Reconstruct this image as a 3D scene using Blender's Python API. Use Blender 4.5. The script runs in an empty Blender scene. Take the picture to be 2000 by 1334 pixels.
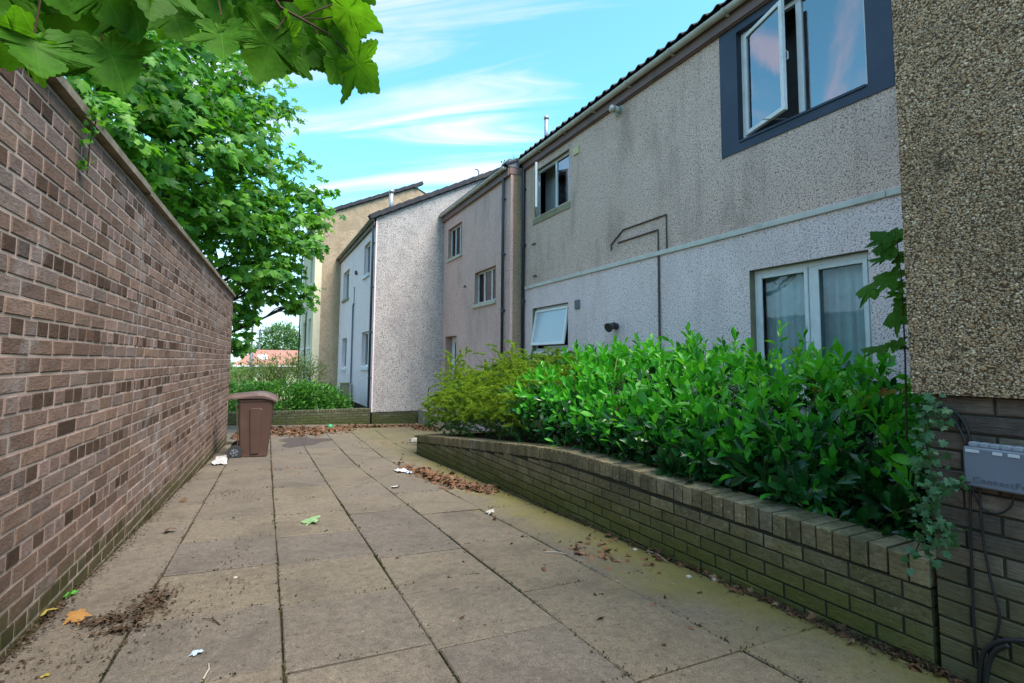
import bpy, math, random
import numpy as np
from mathutils import Matrix, Vector
random.seed(7); rng = np.random.default_rng(11)
R = math.radians
scene = bpy.context.scene
C = scene.collection

# ------------------------------------------------------------------ camera
CAM = np.array([0.0, 0.0, 1.3]); YAW, PITCH, ROLL = 0.46926, 0.07457, 0.00752
FPX, PYC = 1000.0, 632.1            # focal length and principal row in a 2000 x 1334 frame
_fw = np.array([math.sin(YAW)*math.cos(PITCH), math.cos(YAW)*math.cos(PITCH), math.sin(PITCH)])
_r0 = np.array([math.cos(YAW), -math.sin(YAW), 0.0]); _u0 = np.cross(_r0, _fw)
_ri = math.cos(ROLL)*_r0 + math.sin(ROLL)*_u0; _up = -math.sin(ROLL)*_r0 + math.cos(ROLL)*_u0
cd = bpy.data.cameras.new('camera'); cam = bpy.data.objects.new('camera', cd); C.objects.link(cam)
cd.sensor_width = 36; cd.lens = FPX/2000*36; cd.shift_y = (PYC-667)/2000; cd.clip_start = 0.02; cd.clip_end = 1500
cam.matrix_world = Matrix(((_ri[0], _up[0], -_fw[0], CAM[0]), (_ri[1], _up[1], -_fw[1], CAM[1]), (_ri[2], _up[2], -_fw[2], CAM[2]), (0, 0, 0, 1)))
scene.camera = cam
def ray(x, y): return _fw + (x-1000)/FPX*_ri - (y-PYC)/FPX*_up
def atX(x, y, X): d = ray(x, y); return CAM + d*(X/d[0])
def atY(x, y, Y): d = ray(x, y); return CAM + d*(Y/d[1])
def atG(x, y, dz=0.0):
    n = np.array([.036, .042, 1.0]); d = ray(x, y); return CAM + d*((.224+dz-n@CAM)/(n@d))
def proj(P):
    d = np.asarray(P) - CAM; z = d@_fw; return 1000+FPX*(d@_ri)/z, PYC-FPX*(d@_up)/z, z

# ------------------------------------------------------------------ world, sun, exposure
SUN_EL, SUN_AZ = R(60), R(158)      # azimuth clockwise from +Y: behind the camera, to the right
w = bpy.data.worlds.new('World'); scene.world = w; w.use_nodes = True
wt = w.node_tree; wt.nodes.clear()
def wn(t, **kw):
    n = wt.nodes.new(t)
    for k, v in kw.items(): setattr(n, k, v)
    return n
def wl(a, b): wt.links.new(a, b)
sky = wn('ShaderNodeTexSky', sky_type='NISHITA', sun_disc=False, sun_elevation=SUN_EL, sun_rotation=SUN_AZ, altitude=50, air_density=1.0, dust_density=0.6, ozone_density=1.0)
tint = wn('ShaderNodeMix', data_type='RGBA', blend_type='MULTIPLY'); tint.inputs[0].default_value = 1
tint.inputs[7].default_value = (1.25, 2.5, 2.3, 1); wl(sky.outputs[0], tint.inputs[6])
tc = wn('ShaderNodeTexCoord'); sep = wn('ShaderNodeSeparateXYZ'); wl(tc.outputs['Generated'], sep.inputs[0])
def wm(op, a, b=None, c=None, clamp=False):
    n = wn('ShaderNodeMath', operation=op, use_clamp=clamp)
    for i, v in enumerate((a, b, c)):
        if v is None: continue
        if isinstance(v, (int, float)): n.inputs[i].default_value = v
        else: wl(v, n.inputs[i])
    return n.outputs[0]
den = wm('ADD', wm('MAXIMUM', sep.outputs[2], 0.0), 0.22)
u = wm('DIVIDE', wm('ADD', wm('MULTIPLY', sep.outputs[0], _r0[0]), wm('MULTIPLY', sep.outputs[1], _r0[1])), den)
v = wm('DIVIDE', wm('ADD', wm('MULTIPLY', sep.outputs[0], -_r0[1]), wm('MULTIPLY', sep.outputs[1], _r0[0])), den)
cmb = wn('ShaderNodeCombineXYZ'); wl(wm('ADD', wm('MULTIPLY', u, .55), 3.1), cmb.inputs[0]); wl(wm('ADD', wm('MULTIPLY', v, 3.3), wm('MULTIPLY', u, .35)), cmb.inputs[1])
n1 = wn('ShaderNodeTexNoise', noise_dimensions='2D'); n1.inputs['Scale'].default_value = 1.75; n1.inputs['Detail'].default_value = 9; n1.inputs['Roughness'].default_value = .58; n1.inputs['Distortion'].default_value = .9
wl(cmb.outputs[0], n1.inputs['Vector'])
cmb2 = wn('ShaderNodeCombineXYZ'); wl(wm('MULTIPLY', u, 1.0), cmb2.inputs[0]); wl(v, cmb2.inputs[1])
n2 = wn('ShaderNodeTexNoise', noise_dimensions='2D'); n2.inputs['Scale'].default_value = .8; n2.inputs['Detail'].default_value = 5; n2.inputs['Roughness'].default_value = .5
wl(cmb2.outputs[0], n2.inputs['Vector'])
mr = wn('ShaderNodeMapRange', interpolation_type='SMOOTHSTEP'); mr.inputs[1].default_value = .465; mr.inputs[2].default_value = .74
wl(wm('ADD', wm('MULTIPLY', n1.outputs[0], .62), wm('MULTIPLY', n2.outputs[0], .42)), mr.inputs[0])
low = wn('ShaderNodeMapRange', interpolation_type='SMOOTHSTEP'); low.inputs[1].default_value = .36; low.inputs[2].default_value = .04; wl(sep.outputs[2], low.inputs[0])
cl = wm('MAXIMUM', wm('ADD', wm('MULTIPLY', mr.outputs[0], .85), .035), wm('MULTIPLY', low.outputs[0], wm('ADD', .45, wm('MULTIPLY', n2.outputs[0], .8)), clamp=True), clamp=True)
mix = wn('ShaderNodeMix', data_type='RGBA'); wl(cl, mix.inputs[0]); wl(tint.outputs[2], mix.inputs[6]); cc = wn('ShaderNodeMix', data_type='RGBA'); wl(low.outputs[0], cc.inputs[0]); cc.inputs[6].default_value = (7.2, 6.5, 7.6, 1); cc.inputs[7].default_value = (4.9, 4.6, 5.9, 1); wl(cc.outputs[2], mix.inputs[7])
bg = wn('ShaderNodeBackground'); bg.inputs[1].default_value = .1; wl(mix.outputs[2], bg.inputs[0])
wo = wn('ShaderNodeOutputWorld'); wl(bg.outputs[0], wo.inputs[0])

sl = bpy.data.lights.new('sun', 'SUN'); sl.energy = 4.4; sl.angle = R(32); sl.color = (1.0, .88, .80)
so = bpy.data.objects.new('sun', sl); C.objects.link(so)
sd = Vector((math.sin(SUN_AZ)*math.cos(SUN_EL), math.cos(SUN_AZ)*math.cos(SUN_EL), math.sin(SUN_EL)))
so.rotation_euler = (-sd).to_track_quat('-Z', 'Y').to_euler(); so.location = (0, -10, 20)
vs = scene.view_settings; vs.view_transform = 'Standard'; vs.look = 'None'; vs.gamma = 1; vs.use_curve_mapping = False; vs.exposure = 0.90
scene.render.engine = 'CYCLES'
scene.cycles.max_bounces = 7; scene.cycles.diffuse_bounces = 4; scene.cycles.glossy_bounces = 3; scene.cycles.transmission_bounces = 4; scene.cycles.transparent_max_bounces = 8
scene.cycles.caustics_reflective = False; scene.cycles.caustics_refractive = False
scene.cycles.use_denoising = True

# ------------------------------------------------------------------ helpers: meshes and objects
class MB:
    def __init__(s): s.v = []; s.f = []
    def add(s, V, F):
        b = len(s.v); s.v += [tuple(map(float, p)) for p in V]; s.f += [tuple(i+b for i in f) for f in F]; return s
    def quad(s, a, b, c, d): return s.add([a, b, c, d], [(0, 1, 2, 3)])
    def box(s, x0, x1, y0, y1, z0, z1):
        return s.add([(x0, y0, z0), (x1, y0, z0), (x1, y1, z0), (x0, y1, z0), (x0, y0, z1), (x1, y0, z1), (x1, y1, z1), (x0, y1, z1)],
                     [(0, 3, 2, 1), (4, 5, 6, 7), (0, 1, 5, 4), (1, 2, 6, 5), (2, 3, 7, 6), (3, 0, 4, 7)])
    def cbox(s, x0, x1, y0, y1, z0, z1, c):       # box with chamfered edges
        xs = (x0, x1); ys = (y0, y1); zs = (z0, z1); V = []; idx = {}
        for i in (0, 1):
            for j in (0, 1):
                for k in (0, 1):
                    sx = c if i == 0 else -c; sy = c if j == 0 else -c; sz = c if k == 0 else -c
                    for ax in range(3):
                        idx[i, j, k, ax] = len(V)
                        V.append((xs[i]+(0 if ax == 0 else sx), ys[j]+(0 if ax == 1 else sy), zs[k]+(0 if ax == 2 else sz)))
        F = []
        for ax in range(3):
            for sgn in (0, 1):
                o = [a for a in range(3) if a != ax]; q = []
                for (p, r) in ((0, 0), (1, 0), (1, 1), (0, 1)):
                    t = [0, 0, 0]; t[ax] = sgn; t[o[0]] = p; t[o[1]] = r; q.append(idx[t[0], t[1], t[2], ax])
                F.append(q)
        for ax in range(3):
            o = [a for a in range(3) if a != ax]
            for p in (0, 1):
                for r in (0, 1):
                    a = [0, 0, 0]; a[o[0]] = p; a[o[1]] = r; b = list(a); b[ax] = 1
                    F.append([idx[(*a, o[0])], idx[(*b, o[0])], idx[(*b, o[1])], idx[(*a, o[1])]])
        for i in (0, 1):
            for j in (0, 1):
                for k in (0, 1): F.append([idx[i, j, k, 0], idx[i, j, k, 1], idx[i, j, k, 2]])
        return s.add(V, F)
    def tube(s, P, r, n=8, cap=True):
        P = [np.array(p, float) for p in P]; rs = r if isinstance(r, (list, tuple, np.ndarray)) else [r]*len(P)
        rings = []; prev = None
        for i, p in enumerate(P):
            d = P[min(i+1, len(P)-1)] - P[max(i-1, 0)]; d /= (np.linalg.norm(d)+1e-9)
            if prev is None:
                a = np.cross(d, (0, 0, 1)); a = a if np.linalg.norm(a) > .05 else np.cross(d, (1, 0, 0))
            else: a = prev - d*(prev@d)
            a /= np.linalg.norm(a); prev = a; b = np.cross(d, a)
            rings.append([p + rs[i]*(math.cos(t)*a + math.sin(t)*b) for t in np.linspace(0, 2*math.pi, n, endpoint=False)])
        V = [q for rg in rings for q in rg]; F = []
        for i in range(len(P)-1):
            for j in range(n): F.append((i*n+j, i*n+(j+1) % n, (i+1)*n+(j+1) % n, (i+1)*n+j))
        if cap: F.append(tuple(range(n-1, -1, -1))); F.append(tuple((len(P)-1)*n+j for j in range(n)))
        return s.add(V, F)
    def mesh(s, name):
        m = bpy.data.meshes.new(name); m.from_pydata(s.v, [], s.f); m.update(); return m
    def build(s, name, mat, parent=None, smooth=False):
        m = s.mesh(name); m.materials.append(mat)
        if smooth: m.polygons.foreach_set('use_smooth', [True]*len(m.polygons))
        return link(bpy.data.objects.new(name, m), parent)
def link(o, parent=None, M=None):
    C.objects.link(o)
    if M is not None: o.matrix_basis = M
    if parent is not None:
        o.parent = parent
        if parent.type == 'EMPTY': o.matrix_parent_inverse = Matrix.Translation(-Vector(parent.location))
    return o
def tag(o, label=None, cat=None, group=None, kind=None):
    for k, v_ in (('label', label), ('category', cat), ('group', group), ('kind', kind)):
        if v_: o[k] = v_
    return o
def thing(name, loc, label, cat, group=None):
    o = bpy.data.objects.new(name, None); o.location = loc; o.empty_display_size = .1; C.objects.link(o)
    return tag(o, label, cat, group)
def np_mesh(name, V, F, mat):
    V = np.asarray(V, np.float32); F = np.asarray(F, np.int32); k = F.shape[1]
    m = bpy.data.meshes.new(name); m.vertices.add(len(V)); m.vertices.foreach_set('co', V.ravel())
    m.loops.add(F.size); m.loops.foreach_set('vertex_index', F.ravel()); m.polygons.add(len(F))
    m.polygons.foreach_set('loop_start', np.arange(0, F.size, k, dtype=np.int32))
    try: m.polygons.foreach_set('loop_total', np.full(len(F), k, np.int32))
    except Exception: pass
    m.update(calc_edges=True); m.materials.append(mat); return m
def frame(a, n):                    # columns x, y = axis, z = normal; arrays (k,3)
    a = a/np.linalg.norm(a, axis=1, keepdims=True); n = n - a*(a*n).sum(1, keepdims=True)
    n = n/(np.linalg.norm(n, axis=1, keepdims=True)+1e-9); x = np.cross(a, n); return np.stack([x, a, n], 2)
def scatter(name, tmpls, P, A, Nn, S, mat, parent, n_single=0, single='leaf', single_score=None, mass='foliage', masskind='stuff'):
    """leaf templates placed at P along A with normal Nn and size S: the n_single best-scored as objects of their own, the rest in one mesh"""
    P = np.asarray(P); S = np.asarray(S); M = frame(np.asarray(A), np.asarray(Nn)); k = len(P)
    which = rng.integers(0, len(tmpls), k)
    order = np.argsort(-single_score) if single_score is not None else np.arange(k)
    singles = set(order[:n_single].tolist())
    ms = []
    if n_single:
        for V, F in tmpls:
            mm = bpy.data.meshes.new(single); mm.from_pydata([tuple(map(float, q)) for q in V], [], [tuple(f) for f in F]); mm.update(); mm.materials.append(mat); mm.polygons.foreach_set('use_smooth', [True]*len(mm.polygons)); ms.append(mm)
        for i in order[:n_single]:
            o = bpy.data.objects.new(single, ms[which[i]]); T = Matrix.Identity(4)
            for r_ in range(3):
                for c_ in range(3): T[r_][c_] = float(M[i, r_, c_]*S[i])
                T[r_][3] = float(P[i, r_])
            link(o, parent, T)
    keep = np.array([i for i in range(k) if i not in singles], int)
    if len(keep) == 0: return None
    VV, FF, b = [], [], 0
    for t, (V, F) in enumerate(tmpls):
        ids = keep[which[keep] == t]
        if len(ids) == 0: continue
        V = np.asarray(V); F = np.asarray([f if len(f) == 3 else f for f in F])
        W = np.einsum('kij,vj->kvi', M[ids], V)*S[ids][:, None, None] + P[ids][:, None, :]
        VV.append(W.reshape(-1, 3)); FF.append((F[None] + (np.arange(len(ids))*len(V))[:, None, None] + b).reshape(-1, F.shape[1])); b += len(ids)*len(V)
    o = bpy.data.objects.new(mass, np_mesh(mass, np.concatenate(VV), np.concatenate(FF), mat)); link(o, parent)
    if masskind: o['kind'] = masskind
    return o
def unit(v_): v_ = np.asarray(v_, float); return v_/np.linalg.norm(v_, axis=-1, keepdims=True)
def gz(x, y):                       # the ground: one even slope, easing off to the sides and far away
    return .224 - .036*np.clip(x, -5, 8) - .042*np.clip(y, -12, 70)

# ------------------------------------------------------------------ helpers: materials
class NT:
    def __init__(s, name):
        s.m = bpy.data.materials.new(name); s.m.use_nodes = True; s.t = s.m.node_tree; s.t.nodes.clear()
        s.out = s.t.nodes.new('ShaderNodeOutputMaterial'); s.pos = None
    def n(s, typ, **kw):
        nd = s.t.nodes.new(typ)
        for k, v_ in kw.items(): setattr(nd, k, v_)
        return nd
    def put(s, sock, v_):
        if isinstance(v_, bpy.types.NodeSocket): s.t.links.new(v_, sock)
        elif isinstance(v_, (tuple, list)): sock.default_value = tuple(v_) + ((1,) if len(v_) == 3 and len(sock.default_value) == 4 else ())
        else: sock.default_value = v_
    def P(s):
        if s.pos is None: s.pos = s.n('ShaderNodeNewGeometry').outputs['Position']
        return s.pos
    def noise(s, scale, detail=4, rough=.55, vec=None, stretch=None, dist=0, out=0):
        vec = vec if vec is not None else s.P()
        if stretch:
            mp = s.n('ShaderNodeMapping'); s.put(mp.inputs[0], vec); mp.inputs['Scale'].default_value = stretch; vec = mp.outputs[0]
        nd = s.n('ShaderNodeTexNoise'); s.put(nd.inputs['Vector'], vec); nd.inputs['Scale'].default_value = scale; nd.inputs['Detail'].default_value = detail
        nd.inputs['Roughness'].default_value = rough; nd.inputs['Distortion'].default_value = dist; return nd.outputs[out]
    def voro(s, scale, feature='F1', out='Distance'):
        nd = s.n('ShaderNodeTexVoronoi', feature=feature); s.put(nd.inputs['Vector'], s.P()); nd.inputs['Scale'].default_value = scale; return nd.outputs[out]
    def math(s, op, a, b=None, c=None, clamp=False):
        nd = s.n('ShaderNodeMath', operation=op, use_clamp=clamp)
        for i, v_ in enumerate((a, b, c)):
            if v_ is not None: s.put(nd.inputs[i], v_)
        return nd.outputs[0]
    def rng(s, x, a, b, lo=0, hi=1, smooth=True):
        nd = s.n('ShaderNodeMapRange', interpolation_type='SMOOTHSTEP' if smooth else 'LINEAR'); s.put(nd.inputs[0], x)
        for i, v_ in enumerate((a, b, lo, hi)): nd.inputs[i+1].default_value = v_
        return nd.outputs[0]
    def mix(s, f, a, b, mode='MIX'):
        nd = s.n('ShaderNodeMix', data_type='RGBA', blend_type=mode); s.put(nd.inputs[0], f); s.put(nd.inputs[6], a); s.put(nd.inputs[7], b); return nd.outputs[2]
    def ramp(s, f, stops, interp='LINEAR'):
        nd = s.n('ShaderNodeValToRGB'); nd.color_ramp.interpolation = interp; e = nd.color_ramp.elements
        while len(e) > 1: e.remove(e[-1])
        for i, (p, c) in enumerate(stops):
            q = e[0] if i == 0 else e.new(p); q.position = p; q.color = (*c, 1)
        s.put(nd.inputs[0], f); return nd.outputs[0]
    def rnd(s):                     # one random number per piece, loose pieces of a joined mesh included
        a = s.n('ShaderNodeObjectInfo').outputs['Random']; b = s.n('ShaderNodeNewGeometry').outputs['Random Per Island']
        return s.math('FRACT', s.math('ADD', a, b))
    def height(s):                  # height above the sloping ground
        sp = s.n('ShaderNodeSeparateXYZ'); s.put(sp.inputs[0], s.P())
        return s.math('ADD', s.math('ADD', s.math('MULTIPLY', sp.outputs[0], .036), s.math('MULTIPLY', sp.outputs[1], .042)), s.math('SUBTRACT', sp.outputs[2], .224))
    def bump(s, h, strength, dist, prev=None):
        nd = s.n('ShaderNodeBump'); s.put(nd.inputs['Height'], h); nd.inputs['Strength'].default_value = strength; nd.inputs['Distance'].default_value = dist
        if prev is not None: s.put(nd.inputs['Normal'], prev)
        return nd.outputs[0]
    def done(s, col, rough=.8, normal=None, spec=.3, metal=0, trans=0, coat=0):
        b = s.n('ShaderNodeBsdfPrincipled'); s.put(b.inputs['Base Color'], col); s.put(b.inputs['Roughness'], rough); b.inputs['Metallic'].default_value = metal
        b.inputs['Specular IOR Level'].default_value = spec
        if normal is not None: s.put(b.inputs['Normal'], normal)
        sh = b.outputs[0]
        if trans:
            tr = s.n('ShaderNodeBsdfTranslucent'); s.put(tr.inputs[0], s.mix(1.0, col, (1.25, 1.25, .45), 'MULTIPLY'))
            if normal is not None: s.put(tr.inputs['Normal'], normal)
            ms = s.n('ShaderNodeMixShader'); ms.inputs[0].default_value = trans; s.t.links.new(sh, ms.inputs[1]); s.t.links.new(tr.outputs[0], ms.inputs[2]); sh = ms.outputs[0]
        s.t.links.new(sh, s.out.inputs[0]); return s.m

def m_plain(name, col, rough=.5, spec=.4, var=.12, dirt=None, nscale=9, metal=0, bump=0.15):
    t = NT(name); a = t.noise(nscale, 5); b = t.noise(nscale*7, 3)
    c = t.mix(1.0, col, t.ramp(t.math('ADD', t.math('MULTIPLY', a, .7), t.math('MULTIPLY', b, .3)), [(.25, (1-var*2,)*3), (.75, (1+var,)*3)]), 'MULTIPLY')
    if dirt: c = t.mix(t.math('MULTIPLY', t.rng(t.noise(nscale*.35, 6, .65), .48, .72), dirt[1]), c, dirt[0])
    return t.done(c, t.rng(a, .2, .8, rough-.08, rough+.1), t.bump(b, bump, .004), spec, metal)
def m_render(name, light, dark, scale=42, bump=.8, stain=(.12, .11, .09), stain_amt=.35, patch=None, lo=.36, hi=.62, dist=.02):
    t = NT(name)
    g = t.noise(scale, 3, .6); v_ = t.voro(scale*1.5); g2 = t.noise(scale*2.6, 2, .5)
    h = t.math('ADD', t.math('MULTIPLY', g, .55), t.math('ADD', t.math('MULTIPLY', t.math('SUBTRACT', 1, v_), .35), t.math('MULTIPLY', g2, .3)))
    c = t.ramp(h, [(lo, dark), ((lo+hi)/2+.02, tuple((a*.45+b*.55) for a, b in zip(dark, light))), (hi, light)])
    big = t.noise(.9, 6, .62, stretch=(1, 1, .55)); mid = t.noise(3.3, 5, .6, stretch=(1, 1, .3))
    c = t.mix(t.math('MULTIPLY', t.rng(t.math('ADD', t.math('MULTIPLY', big, .6), t.math('MULTIPLY', mid, .4)), .47, .68), stain_amt), c, stain)
    c = t.mix(t.math('MULTIPLY', t.rng(t.noise(1.0, 5, .65, stretch=(2.6, 2.6, .16)), .54, .74), stain_amt*.8), c, stain)
    if patch: c = t.mix(t.math('MULTIPLY', t.rng(t.noise(1.6, 5, .6, dist=1.2), .45, .66), patch[1]), c, patch[0])
    return t.done(c, .92, t.bump(h, bump, dist), .15)
def m_pebble(name):
    """dry dash: small stones of mixed colour bedded close together"""
    t = NT(name); P_ = t.P(); wob = t.noise(55, 2, .5, out=1); vm = t.n('ShaderNodeVectorMath', operation='ADD'); sc = t.n('ShaderNodeVectorMath', operation='SCALE'); t.put(sc.inputs[0], wob); sc.inputs['Scale'].default_value = .012
    t.put(vm.inputs[0], P_); t.put(vm.inputs[1], sc.outputs[0])
    def vor(scale):
        nd = t.n('ShaderNodeTexVoronoi'); t.put(nd.inputs['Vector'], vm.outputs[0]); nd.inputs['Scale'].default_value = scale; return nd
    v1 = vor(98); v2 = vor(150); s1 = t.n('ShaderNodeSeparateColor'); t.put(s1.inputs[0], v1.outputs['Color']); s2 = t.n('ShaderNodeSeparateColor'); t.put(s2.inputs[0], v2.outputs['Color'])
    ramp = [(0, (.30, .19, .105)), (.2, (.44, .30, .18)), (.38, (.24, .145, .075)), (.55, (.52, .38, .25)), (.72, (.36, .27, .20)), (.85, (.66, .54, .40)), (1, (.40, .23, .10))]
    c1 = t.ramp(s1.outputs[0], ramp); c2 = t.ramp(s2.outputs[0], ramp)
    sel = t.rng(t.noise(30, 2), .46, .54); d = t.math('ADD', t.math('MULTIPLY', v1.outputs['Distance'], t.math('SUBTRACT', 1, sel)), t.math('MULTIPLY', v2.outputs['Distance'], sel))
    c = t.mix(sel, c1, c2); c = t.mix(1.0, c, (1.45, 1.40, 1.30), 'MULTIPLY'); c = t.mix(t.rng(d, .42, .72), c, (.110, .068, .038))
    big = t.noise(1.1, 6, .65, stretch=(1, 1, .5)); c = t.mix(t.math('MULTIPLY', t.rng(big, .46, .66), .45), c, (.170, .100, .045))
    c = t.mix(t.math('MULTIPLY', t.rng(t.noise(5, 5, .7), .52, .72), .5), c, (.075, .060, .040))
    return t.done(c, .85, t.bump(t.math('SUBTRACT', 1, d), .9, .016), .25)
def m_brick(name, cols, moss=None, moss_h=.3, eff=0, grain=(14, 14, 90), mdirt=None, dirtamt=.0, bump=.5, lichen=0):
    t = NT(name); r = t.rnd(); r2 = t.math('FRACT', t.math('MULTIPLY', r, 17.31))
    k = len(cols); c = t.ramp(r, [((i+.0)/k, q) for i, q in enumerate(cols)], 'CONSTANT')
    fine = t.noise(1, 5, .65, stretch=grain); pat = t.noise(22, 4, .6)
    c = t.mix(1.0, c, t.ramp(fine, [(.28, (.55,)*3), (.5, (.95,)*3), (.75, (1.3,)*3)]), 'MULTIPLY')
    c = t.mix(1.0, c, t.ramp(t.math('ADD', t.math('MULTIPLY', pat, .5), t.math('MULTIPLY', r2, .5)), [(.2, (.78,)*3), (.8, (1.2,)*3)]), 'MULTIPLY')
    if eff: c = t.mix(t.math('MULTIPLY', t.rng(t.noise(1.3, 6, .7, dist=.8), .52, .72), eff), c, (.42, .40, .40))
    if dirtamt: c = t.mix(t.math('MULTIPLY', t.rng(t.noise(4, 6, .7), .42, .66), dirtamt), c, mdirt)
    if lichen: c = t.mix(t.math('MULTIPLY', t.rng(t.noise(48, 3, .6), .58, .68), t.math('MULTIPLY', t.rng(t.noise(3.2, 4), .42, .6), lichen)), c, (.40, .36, .26))
    if moss:
        hg = t.height(); nz = t.noise(5, 6, .65)
        f = t.math('MULTIPLY', t.rng(t.math('ADD', hg, t.math('MULTIPLY', t.math('SUBTRACT', nz, .5), .45)), moss_h, moss_h*.1), .82)
        c = t.mix(f, c, t.mix(t.noise(30, 4), moss, tuple(q*.45 for q in moss)))
    return t.done(c, .88, t.bump(t.math('ADD', fine, t.math('MULTIPLY', pat, .6)), bump, .012), .2)
def m_leaf(name, cols, rough=.42, trans=.35, spec=.4, vein=0, bump=0.0):
    t = NT(name); r = t.rnd(); k = len(cols)
    c = t.ramp(r, [(i/(k-1), q) for i, q in enumerate(cols)])
    c = t.mix(1.0, c, t.ramp(t.noise(40, 3), [(.3, (.8,)*3), (.7, (1.15,)*3)]), 'MULTIPLY')
    return t.done(c, rough, t.bump(t.noise(60, 3), bump, .01) if bump else None, spec, trans=trans)
def m_vein_leaf(name, cols):
    """a near leaf: pale veins fan out from the stalk, in the leaf's own coordinates"""
    t = NT(name); r = t.rnd(); k = len(cols); c = t.ramp(r, [(i/(k-1), q) for i, q in enumerate(cols)])
    oc = t.n('ShaderNodeTexCoord').outputs['Object']; sp = t.n('ShaderNodeSeparateXYZ'); t.put(sp.inputs[0], oc)
    x, y = sp.outputs[0], sp.outputs[1]; ax = t.math('ABSOLUTE', x); rad = t.math('SQRT', t.math('ADD', t.math('MULTIPLY', x, x), t.math('MULTIPLY', y, y)))
    th = t.math('ARCTAN2', ax, y); d = t.math('ABSOLUTE', th)
    for a in (1.02, 1.88): d = t.math('MINIMUM', d, t.math('ABSOLUTE', t.math('SUBTRACT', th, a)))
    main = t.rng(t.math('MULTIPLY', d, rad), .020, .004)
    side = t.rng(t.math('ABSOLUTE', t.math('SUBTRACT', t.math('FRACT', t.math('SUBTRACT', t.math('MULTIPLY', rad, 7.5), t.math('MULTIPLY', d, 4.0))), .5)), .06, .01)
    c = t.mix(1.0, c, t.ramp(t.noise(38, 4, .65), [(.28, (.72,)*3), (.7, (1.2,)*3)]), 'MULTIPLY')
    c = t.mix(t.math('MAXIMUM', t.math('MULTIPLY', main, .40), t.math('MULTIPLY', side, .10)), c, (.13, .26, .05))
    c = t.mix(t.rng(t.noise(90, 2, .5), .70, .76), c, (.06, .035, .012))
    return t.done(c, .5, t.bump(t.math('ADD', t.math('MULTIPLY', main, -.7), t.noise(70, 3)), .2, .006), .12, trans=.55)
def m_glass(name, tintc=(.93, .96, .96), ior=3.5):
    t = NT(name); fr = t.n('ShaderNodeFresnel'); fr.inputs[0].default_value = ior
    tr = t.n('ShaderNodeBsdfTransparent'); tr.inputs[0].default_value = (*tintc, 1)
    gl = t.n('ShaderNodeBsdfGlossy'); gl.inputs['Roughness'].default_value = .015; gl.inputs[0].default_value = (.92, .93, 1, 1)
    t.put(gl.inputs['Normal'], t.bump(t.noise(2.2, 2), .03, .05))
    ms = t.n('ShaderNodeMixShader'); t.put(ms.inputs[0], fr.outputs[0]); t.t.links.new(tr.outputs[0], ms.inputs[1]); t.t.links.new(gl.outputs[0], ms.inputs[2])
    t.t.links.new(ms.outputs[0], t.out.inputs[0]); return t.m

M = {}
M['pvc'] = m_plain('white_pvc', (.74, .75, .77), .35, .5, .06, ((.33, .32, .27), .35))
M['pvc_grey'] = m_plain('weathered_white_frame', (.66, .66, .66), .45, .4, .08, ((.25, .25, .21), .5))
M['white_sill'] = m_plain('white_painted_sill', (.68, .68, .69), .6, .3, .08, ((.32, .31, .27), .5))
M['cream_sill'] = m_plain('cream_concrete_sill', (.52, .50, .42), .8, .2, .1, ((.2, .2, .14), .5))
M['olive_sill'] = m_plain('stained_sill', (.30, .28, .19), .85, .2, .15, ((.12, .12, .07), .5))
M['gutter'] = m_plain('grey_white_gutter', (.52, .50, .47), .5, .35, .1, ((.22, .21, .17), .55), 5)
M['fascia'] = m_plain('brown_fascia', (.20, .13, .125), .6, .3, .12, ((.10, .08, .075), .6), 5)
M['pipe'] = m_plain('dark_downpipe', (.028, .032, .048), .35, .5, .1)
M['conduit'] = m_plain('brown_conduit', (.105, .078, .066), .6, .3, .2)
M['rail'] = m_plain('black_rail', (.03, .03, .035), .4, .5)
M['band'] = m_plain('pale_band', (.58, .57, .53), .7, .3, .1, ((.25, .24, .20), .5), 6)
M['blue'] = m_plain('navy_painted_surround', (.030, .043, .078), .5, .4, .12, ((.07, .085, .12), .35), 4)
M['blue_dark'] = m_plain('navy_painted_reveal', (.022, .030, .052), .5, .4, .12)
M['lead'] = m_plain('lead_sheet', (.14, .155, .185), .5, .5, .15, None, 6)
M['rooftile'] = m_plain('dark_concrete_tile', (.042, .043, .052), .8, .25, .2, ((.09, .085, .07), .4), 7)
M['rooftile_warm'] = m_plain('brown_concrete_tile', (.085, .068, .060), .85, .2, .2, ((.04, .045, .03), .5), 7)
M['steel'] = m_plain('galvanised_flue', (.42, .42, .43), .35, .5, .1, None, 9, .6)
M['glass'] = m_glass('window_glass')
M['glass_clear'] = m_glass('clear_window_glass', (.90, .95, .96), 1.38)
M['glass_dark'] = m_glass('old_window_glass', (.55, .60, .62), 1.6)
M['glass_frost'] = m_plain('frosted_glass', (.42, .50, .56), .15, .6, .04)
M['curtain'] = m_plain('pale_teal_curtain', (.62, .72, .74), .9, .1, .1)
M['blind'] = m_plain('pale_lilac_blind', (.60, .62, .70), .9, .1, .05)
M['interior'] = m_plain('dim_room', (.16, .16, .18), .9, .1)
M['red'] = m_plain('red_curtain', (.28, .03, .03), .9, .1)
M['rend_up'] = m_render('grey_beige_roughcast', (.78, .565, .485), (.088, .056, .045), 43, 1.0, (.19, .132, .113), .45, ((.58, .43, .385), .3), .38, .62)
M['rend_low'] = m_render('white_lilac_roughcast', (.92, .735, .725), (.155, .115, .112), 43, 1.0, (.40, .32, .31), .3, None, .37, .60)
M['rend_pink'] = m_render('pink_roughcast', (.72, .49, .45), (.26, .15, .135), 36, .8, (.33, .24, .205), .45)
M['rend_pinksm'] = m_plain('pink_painted_reveal', (.42, .27, .23), .85, .15, .12, ((.25, .18, .15), .4))
M['rend_strip'] = m_render('brown_roughcast', (.36, .27, .19), (.08, .055, .035), 38, .9, (.12, .085, .06), .4)
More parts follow.
